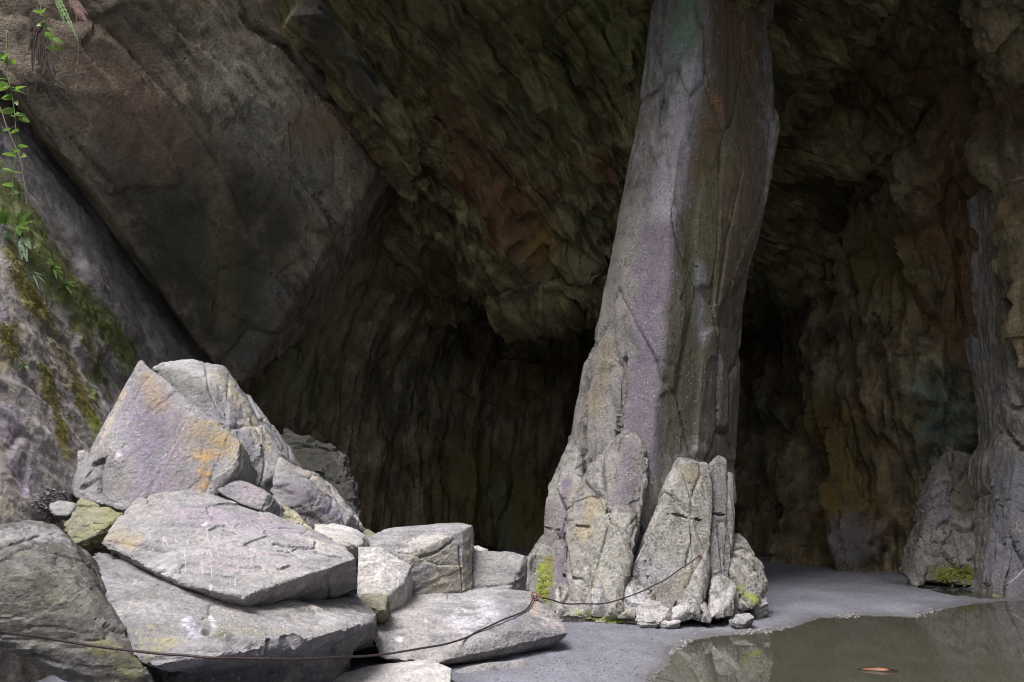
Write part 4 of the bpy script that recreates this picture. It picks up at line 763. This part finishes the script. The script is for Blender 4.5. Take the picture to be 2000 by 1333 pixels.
def curve_pts(pts, n):
    A = np.array([tuple(p) for p in pts]); k = len(A); t = np.linspace(0, k - 1, n); i = np.minimum(t.astype(int), k - 2); f = (t - i)[:, None]
    g = lambda j: A[np.clip(j, 0, k - 1)]
    S = 0.5 * (2 * g(i) + (g(i + 1) - g(i - 1)) * f + (2 * g(i - 1) - 5 * g(i) + 4 * g(i + 1) - g(i + 2)) * f ** 2 + (3 * g(i) - g(i - 1) - 3 * g(i + 1) + g(i + 2)) * f ** 3)
    return [Vector(x) for x in S]
def join(parts):
    V, F, o = [], [], 0
    for v, f in parts: V += list(v); F += [[k + o for k in q] for q in f]; o = len(V)
    return V, F
def put(name, vf, mat, **k): return finish(name, mesh_from(vf[0], vf[1], name), mat, **k)

# ---- scratched initials
_bvc = {}
def _bv(o):
    if o.name not in _bvc: _bvc[o.name] = world_bvh(o)
    return _bvc[o.name]
def ribbons(o, lines, x0, y0, sc, w):
    V, F = [], []
    bv = _bv(o); eye = Vector((0, 0, CAM_H)); rnd = random.Random(4)
    for ln in lines:
        P2 = [(x0 + x / sc, y0 + y / sc) for x, y in ln]; q = []
        for (xa, ya), (xb, yb) in zip(P2[:-1], P2[1:]):
            k = max(2, int(math.hypot(xb - xa, yb - ya) / 2.2) + 1)
            for i in range(k): q.append((xa + (xb - xa) * i / k, ya + (yb - ya) * i / k))
        q.append(P2[-1]); hp = []
        for x, y in q:
            h = bv.ray_cast(eye, ray(x, y).normalized())
            if h[0] is not None: hp.append((h[0] + h[1] * 0.003, h[1]))
        if len(hp) < 2: continue
        b = len(V)
        for i, (p, n) in enumerate(hp):
            t = (hp[min(i + 1, len(hp) - 1)][0] - hp[max(i - 1, 0)][0]); sd_ = t.cross(n)
            sd_ = sd_.normalized() if sd_.length > 1e-6 else Vector((1, 0, 0))
            ww = w * rnd.uniform(0.45, 1.1) * (0.5 if i in (0, len(hp) - 1) else 1)
            V += [p + sd_ * ww, p - sd_ * ww]
        for i in range(len(hp) - 1): F.append([b + 2 * i, b + 2 * i + 1, b + 2 * i + 3, b + 2 * i + 2])
    return V, F
LET = [[(180, 440), (200, 340), (245, 445)], [(185, 395), (225, 395)], [(305, 330), (325, 410), (352, 404)], [(495, 385), (460, 368), (428, 386), (434, 410), (470, 421), (500, 410)],
       [(515, 320), (540, 265), (572, 320)], [(520, 300), (562, 300)], [(405, 450), (405, 570), (482, 560)], [(625, 310), (645, 440)], [(610, 570), (640, 460), (665, 545), (715, 470), (740, 560)],
       [(955, 460), (950, 530)], [(950, 498), (985, 495)], [(985, 460), (985, 530)], [(1040, 530), (1050, 465), (1085, 530), (1092, 470)], [(1555, 580), (1580, 510), (1612, 556)], [(1560, 553), (1600, 545)],
       [(412, 600), (415, 700)], [(515, 640), (515, 710)], [(575, 620), (578, 740)], [(660, 620), (668, 745)], [(605, 685), (692, 690)], [(915, 570), (935, 670)], [(1050, 570), (1062, 660)], [(1150, 590), (1155, 660)],
       [(1180, 590), (1180, 680)], [(895, 740), (900, 830)], [(865, 700), (868, 750)], [(850, 780), (852, 830)], [(885, 220), (895, 200), (906, 220)], [(925, 215), (940, 195), (951, 215)], [(970, 210), (980, 195), (991, 210)],
       [(525, 70), (575, 105)], [(545, 65), (582, 100)], [(380, 45), (412, 50)], [(450, 95), (500, 120)], [(700, 60), (740, 80)]]
GRP = [(0, 2), (2, 3), (3, 4), (4, 6), (6, 7), (7, 8), (8, 9), (9, 12), (12, 13), (13, 15), (15, 16), (16, 17), (17, 18), (18, 20), (20, 21), (21, 22), (22, 23), (23, 24), (24, 25), (25, 26), (26, 27), (27, 28), (28, 29), (29, 30), (30, 31), (31, 32), (32, 33), (33, 34), (34, 35)]
def letters(o, lines, groups, x0, y0, sc, w):
    for a, b in groups:
        vf = ribbons(o, lines[a:b], x0, y0, sc, w)
        if vf[0]: put('scratched_letter', vf, M_scratch, parent=o)
letters(A2, LET, GRP, 280, 980, 5.0, 0.0046)
put('chalk_arc', ribbons(A2, [[(1145, 305), (1170, 282), (1200, 265), (1240, 254), (1285, 250)]], 280, 980, 5.0, 0.008), M_scratch, parent=A2)
KS = [[(1985, 1020), (1986, 1040)], [(1996, 1021), (1986, 1031), (1997, 1041)], [(1975, 1046), (1968, 1046), (1968, 1052), (1975, 1054), (1974, 1060), (1967, 1061)], [(1962, 992), (1962, 1006), (1968, 1004), (1963, 999), (1968, 995), (1962, 992)]]
letters(BUT, KS, [(0, 2), (2, 3), (3, 4)], 0, 0, 1.0, 0.006)
put('quartz_vein', ribbons(BUT, [[(2000, 1112), (1985, 1128), (1972, 1138), (1960, 1142)]], 0, 0, 1.0, 0.014), M_scratch, parent=BUT)
SH = ALL['shaft']

# ---- ring bolt, cables, hook
kb = world_bvh(KB); eye = Vector((0, 0, CAM_H))
def on(bv, px, py, lift=0.0):
    h = bv.ray_cast(eye, ray(px, py).normalized())
    return None if h[0] is None else h[0] + h[1] * lift
B0 = on(kb, 1046, 1172, 0.0)
def ring_vf(c, ax, Rr, r, n=22, s=8):
    ax = ax.normalized(); a = ax.orthogonal().normalized(); b = ax.cross(a); V, F = [], []
    for i in range(n):
        w = 2 * math.pi * i / n; d = a * math.cos(w) + b * math.sin(w)
        for k in range(s):
            u = 2 * math.pi * k / s; V.append(c + d * (Rr + r * math.cos(u)) + ax * (r * math.sin(u)))
    for i in range(n):
        for k in range(s): F.append([i * s + k, ((i + 1) % n) * s + k, ((i + 1) % n) * s + (k + 1) % s, i * s + (k + 1) % s])
    return V, F
bolt = empty('ring_bolt', B0, 'rusty iron ring bolt fixed in the wedge boulder, holding the cables', 'ring bolt')
put('shank', tube([B0 - Vector((0, 0, 0.05)), B0 + Vector((0, 0, 0.045))], 0.012, 10), M_rust, parent=bolt)
put('collar', tube([B0 + Vector((0, 0, -0.006)), B0 + Vector((0, 0, 0.012))], 0.026, 12), M_rust, parent=bolt)
put('ring', ring_vf(B0 + Vector((-0.012, -0.01, 0.05)), Vector((0.3, 1, 0.2)), 0.032, 0.0085), M_rust, parent=bolt)
put('shackle', ring_vf(B0 + Vector((0.03, -0.012, 0.04)), Vector((0.2, 0.4, 1)), 0.026, 0.008), M_rust, parent=bolt)
put('clamp', join([tube([B0 + Vector((0.05, -0.02, 0.03)), B0 + Vector((0.075, -0.018, 0.026))], [0.016, 0.013], 6)]), M_rust, parent=bolt)
E = B0 + Vector((-0.02, -0.015, 0.045))
left = [P(-120, 1216, 4.1), P(0, 1235, 4.38), P(60, 1243, 4.5), P(130, 1254, 4.62), P(230, 1269, 4.75), P(330, 1279, 4.85), P(430, 1285, 4.95), P(560, 1288, 5.25), P(650, 1286, 5.6), P(740, 1280, 6.1), P(850, 1262, 6.55)]
for x, y in ((905, 1250), (945, 1232), (985, 1214), (1010, 1204), (1030, 1190)):
    h = on(kb, x, y, 0.02); left.append(h if h is not None else P(x, y, 7.0))
left.append(E)
rn = random.Random(3)
def cable(pts, n, r, wob):
    c = curve_pts(pts, n); out = []
    for i, p in enumerate(c): out.append(p + Vector((rn.uniform(-wob, wob), rn.uniform(-wob, wob), rn.uniform(-wob, wob))) * (0 if i in (0, n - 1) else 1))
    return tube(curve_pts(out, n * 3), r, 7)
put('steel_cable', cable(left, 34, 0.0085, 0.004), M_cable, label='rusty wire cable sagging from the ring bolt across the boulders to the left', cat='cable')
hk = world_pick('standing_slab')(1366, 1086)
E2 = B0 + Vector((0.075, -0.018, 0.026))
right_c = [E2] + [P(x, y, E2.y + (hk.y - E2.y) * t - 0.02) for x, y, t in ((1100, 1178, 0.2), (1140, 1180, 0.33), (1185, 1178, 0.45), (1230, 1165, 0.58), (1290, 1137, 0.75), (1330, 1112, 0.88))] + [hk + Vector((0, -0.03, 0))]
put('steel_cable', cable(right_c, 26, 0.0078, 0.005), M_cable, label='thin dark wire cable running from the ring bolt up to the pillar', cat='cable')
pin = empty('iron_pin', hk, 'small iron pin holding the cable end on the standing slab', 'iron pin')
put('shank', tube([hk + Vector((0, 0.06, 0)), hk + Vector((0, -0.06, 0.005))], 0.011, 8), M_rust, parent=pin)
put('eye', ring_vf(hk + Vector((0, -0.06, 0.0)), Vector((1, 0.2, 0.2)), 0.02, 0.006, 16, 6), M_rust, parent=pin)

# ---- driftwood
dc = G(1716, 1311, 0.0); dw = empty('driftwood', dc, 'short split piece of orange-brown driftwood floating in the pool', 'driftwood')
rot = Matrix.Rotation(R(-16), 3, 'Z')
def billet(pts_, lift):
    v, f = chipped([Vector(q) for q in pts_], 10, 0.006, 5); return [rot @ q + dc + Vector((0, 0, lift)) for q in v], f
put('bark', billet([(-0.19, 0.0, 0.0), (-0.15, -0.03, -0.01), (-0.14, 0.03, -0.01), (-0.16, 0.0, 0.018), (0.05, -0.036, -0.012), (0.06, 0.034, -0.012), (0.02, -0.03, 0.014), (0.03, 0.03, 0.022), (0.17, -0.02, -0.01), (0.19, 0.012, 0.0), (0.15, 0.02, 0.014), (0.14, -0.012, 0.012)], 0.0), M_bark, parent=dw)
put('split_face', billet([(-0.16, -0.012, 0.012), (-0.12, 0.022, 0.018), (-0.10, -0.026, 0.008), (0.06, -0.03, 0.014), (0.08, 0.016, 0.022), (0.095, -0.006, 0.018), (-0.02, 0.026, 0.026), (-0.13, -0.018, 0.004), (0.05, -0.034, 0.004), (0.02, -0.012, 0.027)], 0.002), M_wood, parent=dw)

# ---- vegetation
slope_pick = world_pick('rock_slope')
def leaf_mesh(name, L_, W_, mat, fold=0.25):
    V, F = [], []; n = 6
    for i in range(n + 1):
        t = i / n; w = W_ * math.sin(math.pi * t ** 0.75) ** 0.8 * (1 - 0.25 * t); x = L_ * t; dz = -0.25 * L_ * t * t
        V += [(x, -w, dz + fold * w), (x, 0, dz), (x, w, dz + fold * w)]
    for i in range(n):
        a = 3 * i; F += [[a, a + 1, a + 4, a + 3], [a + 1, a + 2, a + 5, a + 4]]
    m = mesh_from(V, F, name); m.materials.append(mat); m.shade_smooth(); return m
LEAF = leaf_mesh('leaf', 0.085, 0.024, M_leaf)
def vine(label, stem, leaves, Yd, mat_stem, r=0.0035, size=1.0, seed=0, name='vine'):
    rr = random.Random(seed); top = P(stem[0][0], stem[0][1], Yd)
    e = empty(name, top, label, 'vine')
    sp_ = [P(x, y, Yd) for x, y in stem]
    put('stem', tube(curve_pts(sp_, len(sp_) * 5), [r * 1.2 * (1 - 0.5 * i / (len(sp_) * 5)) for i in range(len(sp_) * 5)], 6), mat_stem, parent=e)
    for x, y in leaves:
        c = P(x, y, Yd)
        q = min(curve_pts(sp_, 60), key=lambda u: (u - c).length); d = c - q
        out = Vector((d.x, rr.uniform(-0.5, 0.2) * 0.06, d.z * 0.4)); out = out.normalized() if out.length > 1e-4 else Vector((1, 0, 0))
        # petiole end at the stem side of the leaf centre
        b = c - out * 0.04 * size
        o = bpy.data.objects.new('leaf', LEAF); C.objects.link(o); o.parent = e; o.location = b - top
        yaw = math.atan2(out.y, out.x)
        o.rotation_euler = (rr.uniform(-0.9, 1.3), rr.uniform(-0.4, 0.6), yaw + rr.uniform(-0.5, 0.5)); s_ = size * rr.uniform(0.7, 1.35); o.scale = (s_, s_ * rr.uniform(0.9, 1.25), s_)
        put('petiole', tube([q, (q + b) / 2 + Vector((0, 0, 0.004)), b], 0.0016, 5), M_gstem, parent=e)
    return e
vine('leafy green vine hanging along the left edge over the dark slope', [(14, 60), (13, 110), (16, 150), (24, 190), (29, 225), (31, 262), (31, 300), (26, 340), (25, 375)],
     [(4, 106), (15, 112), (12, 118), (6, 124), (28, 125), (4, 156), (5, 164), (18, 166), (29, 175), (41, 175), (14, 186), (15, 190), (31, 193), (17, 214), (35, 219), (44, 224), (31, 227), (53, 233), (10, 252), (26, 254), (26, 287), (45, 287), (20, 303), (35, 301), (46, 305), (13, 334), (27, 337), (15, 362), (28, 367)], 5.2, M_gstem, seed=1)
vine('leafless pale twig curving down the left edge', [(-6, 195), (4, 220), (14, 250), (27, 280), (40, 310), (46, 345), (51, 380), (52, 402)], [], 5.1, M_stem, r=0.004, seed=2)
vine('bright green sprig hanging from the top edge over the dead fern', [(78, -20), (80, 20), (86, 50), (92, 72), (104, 88), (106, 104)], [(74, 24), (88, 22), (87, 30), (87, 41), (82, 46), (97, 54), (92, 72), (103, 75), (111, 72), (110, 86), (111, 92), (98, 98)], 5.3, M_gstem, seed=3, size=0.8)
vine('bare twig hanging from the top edge beside the dry fern', [(134, -20), (148, 20), (151, 50), (153, 90), (152, 120), (148, 150)], [], 5.4, M_stem, r=0.003, seed=4)

def frond_vf(base, tip, sag, n, W_, nrm, seed, leafw=0.35):
    rr = random.Random(seed); d = tip - base; L_ = d.length; nrm = (nrm - d.normalized() * nrm.dot(d.normalized())).normalized(); side = d.normalized().cross(nrm)
    V, F = tube([base + d * t + Vector((0, 0, -sag * L_ * t * t)) for t in (0, 0.25, 0.5, 0.75, 1.0)], 0.0016, 4)
    for i in range(n):
        t = 0.1 + 0.9 * i / n; c = base + d * t + Vector((0, 0, -sag * L_ * t * t))
        w = W_ * (1 - t) ** 0.7 * min(1, 0.45 + 2.2 * t) * rr.uniform(0.85, 1.1); lw = L_ / n * leafw * 2
        for sg in (-1, 1):
            out = (side * sg + d.normalized() * 0.45 + nrm * rr.uniform(-0.15, 0.1)).normalized(); b = len(V)
            e = c + out * w + Vector((0, 0, -0.18 * w)); m_ = c + out * w * 0.45; al = d.normalized() * lw
            V += [c, m_ + al, e, m_ - al * 0.8]; F += [[b, b + 1, b + 2, b + 3]]
    return V, F
def fern(label, base, tips, W_, mat, n=14, sag=0.15, lift=0.16, seed=0, name='fern', nrm=(0.3, -1, 0.4), at=None):
    b = at if at is not None else slope_pick(*base)
    e = empty(name, b, label, 'fern')
    for i, (x, y) in enumerate(tips):
        t = P(x, y, b.y - lift); put('frond', frond_vf(b, t, sag, n, W_, Vector(nrm), seed + i), mat, parent=e)
    return e
M_bfern = plain('blue_green_fern', (0.24, 0.34, 0.19), 0.5, c2=(0.15, 0.24, 0.12), trans=0.35)
fern('yellow-green fern fanning out on the left ledge below the twig', (34, 442), [(62, 405), (66, 425), (58, 442), (45, 402), (40, 455)], 0.07, M_fern, seed=10)
fern('green fern cut off by the left edge on the mossy ledge', (8, 440), [(-8, 398), (6, 395), (20, 405), (24, 425)], 0.065, M_fern, seed=20)
fern('large blue-green fern frond drooping below the ledge ferns', (42, 462), [(54, 502), (44, 500), (62, 480)], 0.075, M_bfern, n=18, seed=30)
fern('pale grey-green fern leaves lying flat on the ledge edge', (22, 470), [(2, 458), (8, 446), (34, 448)], 0.07, M_bfern, n=10, seed=40)
fern('small bright fern on the mossy ledge beside the flower', (105, 520), [(84, 506), (96, 500), (122, 520), (126, 530), (112, 540)], 0.035, M_fern, n=12, seed=50)
fern('green tufted fern at the lower end of the ledge', (128, 556), [(150, 545), (148, 554), (118, 545), (134, 538), (112, 560), (142, 570)], 0.032, M_fern, n=12, seed=60)
fern('pale wiry tuft hanging off the ledge edge', (62, 532), [(46, 535), (50, 552), (84, 532), (90, 545), (78, 560), (70, 528)], 0.016, M_bfern, n=10, seed=70)
fern('small light green tuft alone on the lower left slope', (44, 712), [(30, 712), (36, 722), (58, 704), (54, 718), (46, 698), (62, 712)], 0.016, M_fern, n=10, seed=80)
fern('tiny green sprout beside the dark slot on the slope', (234, 640), [(228, 630), (240, 634), (238, 646), (230, 648)], 0.012, M_fern, n=6, seed=90)
dtop = P(72, 12, 5.5)
wr = random.Random(9)
wtips = [(58, 60), (66, 95), (72, 120), (80, 105), (85, 150), (92, 130), (100, 158), (110, 152), (62, 128), (96, 100), (76, 60), (108, 120), (88, 80), (98, 148)] + [(wr.uniform(56, 108), wr.uniform(50, 155)) for _ in range(16)]
fern('brown withered fern hanging down from the top edge', None, wtips, 0.065, M_dead, n=22, sag=0.0, lift=0.03, seed=100, nrm=(0, -1, 0.1), at=dtop)
fern('pinkish dry fern hanging from the top edge', None, [(176, 44), (168, 40), (158, 30), (172, 24), (140, 14), (160, 36), (150, 26)], 0.03, M_pinkdead, n=12, sag=0.12, lift=0.0, seed=130, nrm=(0, -1, 0.2), at=P(136, -12, 5.5))
fern('yellow-green drooping frond between the two withered ferns', None, [(155, 78), (128, 48)], 0.035, M_fern, n=11, sag=0.05, lift=0.0, seed=150, nrm=(0.2, -1, 0.2), at=P(108, -14, 5.45))

fl = slope_pick(70, 490) + Vector((0.02, -0.05, 0.02)); flo = empty('flower', fl, 'tiny pale lilac flower on the mossy ledge', 'flower')
for k in range(4):
    w = 2 * math.pi * k / 4; c = fl + Vector((math.cos(w) * 0.011, -0.004, math.sin(w) * 0.011)); a = Vector((math.cos(w), 0, math.sin(w))) * 0.011; b = Vector((-math.sin(w), -0.3, math.cos(w))) * 0.008
    put('petal', ([c - a, c - b, c + a, c + b], [[0, 1, 2, 3]]), M_petal, parent=flo)
put('stem', tube([fl + Vector((0, 0.004, -0.05)), fl], 0.002, 5), M_gstem, parent=flo)

# ---- moss cushions and gravel (uncountable): small real clumps
OCT = (np.array([(1, 0, 0), (0, 1, 0), (-1, 0, 0), (0, -1, 0), (0, 0, 1), (0, 0, -1)], np.float32), [(0, 1, 4), (1, 2, 4), (2, 3, 4), (3, 0, 4), (1, 0, 5), (2, 1, 5), (3, 2, 5), (0, 3, 5)])
ICO_v, ICO_f = hull([Vector(x) for x in [(0, 1, 1.618), (0, -1, 1.618), (0, 1, -1.618), (0, -1, -1.618), (1, 1.618, 0), (-1, 1.618, 0), (1, -1.618, 0), (-1, -1.618, 0), (1.618, 0, 1), (-1.618, 0, 1), (1.618, 0, -1), (-1.618, 0, -1)]])
ICO = (np.array([tuple(v) for v in ICO_v], np.float32) / 1.9, ICO_f)
def clumps(centres, radii, shape, seed, squash=0.7):
    rs = np.random.RandomState(seed); V, F, o = [], [], 0; bv, bf = shape
    for c, r in zip(centres, radii):
        A = np.linalg.qr(rs.normal(size=(3, 3)))[0]; v = (bv * rs.uniform(0.6, 1.2, size=(len(bv), 1))) @ A * r; v[:, 2] *= squash
        V += (v + np.array(c)).tolist(); F += [[k + o for k in q] for q in bf]; o += len(bv)
    return V, F
def scatter(pick, strokes, n, jit, seed):
    rr = random.Random(seed); out = []
    while len(out) < n:
        st = rr.choice(strokes); k = rr.randrange(len(st) - 1); t = rr.random()
        x = st[k][0] + (st[k + 1][0] - st[k][0]) * t + rr.gauss(0, jit); y = st[k][1] + (st[k + 1][1] - st[k][1]) * t + rr.gauss(0, jit)
        h = pick(x, y, 5.0)
        out.append(tuple(h) if h is not None else (0, 0, -5))
    return out
rs = np.random.RandomState(2)
c = scatter(slope_pick, [[(40, 550), (120, 680), (165, 800)], [(20, 500), (90, 620)], [(90, 700), (130, 860)], [(60, 560), (100, 640)], [(0, 640), (40, 700)]], 1500, 9, 1)
put('moss', clumps(c, rs.uniform(0.006, 0.019, 1500), OCT, 3), M_mossy, kind='stuff', label='yellowish cushion moss in bands on the left rock slope', cat='moss')
c = scatter(slope_pick, [[(60, 430), (130, 540), (215, 650)], [(100, 500), (190, 640)], [(150, 640), (200, 740)], [(190, 620), (250, 690)]], 1100, 12, 5)
put('moss', clumps(c, rs.uniform(0.005, 0.015, 1100), OCT, 4), M_moss, kind='stuff', label='dark green moss along the upper ledge of the left slope', cat='moss')
base_pick = world_pick('skirt', 'toe', 'flank_slab', 'rubble_block', 'fin', 'fin.001')
c = scatter(base_pick, [[(1135, 1200), (1215, 1208)], [(1060, 1110), (1060, 1170)], [(1066, 1140), (1050, 1180)], [(1150, 1190), (1190, 1205)], [(1365, 1205), (1380, 1208)]], 520, 6, 7)
put('moss', clumps(c, rs.uniform(0.007, 0.02, 520), OCT, 6), M_bright_moss, kind='stuff', label='bright yellow-green moss at the foot of the pillar', cat='moss')
c = scatter(world_pick('rock_rib'), [[(1825, 1125), (1915, 1130)], [(1840, 1110), (1910, 1118)]], 300, 7, 9)
put('moss', clumps(c, rs.uniform(0.01, 0.03, 300), OCT, 8), M_bright_moss, kind='stuff', label='green moss at the foot of the rock rib on the right', cat='moss')
c = scatter(slope_pick, [[(75, 970), (100, 1005)], [(90, 965), (120, 975)], [(80, 990), (120, 1000)]], 260, 8, 11)
put('gravel', clumps(c, rs.uniform(0.006, 0.024, 260), ICO, 12), M_gravel, kind='stuff', label='small slate gravel between the left slope and the boulders', cat='gravel')
gp = world_pick('ground')
c = scatter(gp, [[(1100, 1290), (1280, 1300)], [(1120, 1240), (1330, 1240)], [(1480, 1190), (1700, 1170)], [(1500, 1150), (1780, 1165)], [(1300, 1245), (1560, 1225)], [(1060, 1300), (1250, 1330)]], 2200, 18, 13)
put('gravel', clumps([(x, y, z + 0.001) for x, y, z in c], 0.003 + 0.014 * rs.uniform(0, 1, 2200) ** 4, ICO, 14), M_gravel, kind='stuff', label='scattered slate crumbs on the grey silt beach', cat='gravel')
c = scatter(gp, [[(1440, 1236), (1540, 1228)], [(1310, 1275), (1350, 1252)], [(1640, 1204), (1672, 1202)], [(1780, 1203), (1840, 1192)]], 160, 4, 15)
put('gravel', clumps([(x, y, max(z, 0.0)) for x, y, z in c], rs.uniform(0.008, 0.03, 160), ICO, 16, 0.6), M_gravel, kind='stuff', label='dark crumbled slate along the water line of the pool', cat='gravel')
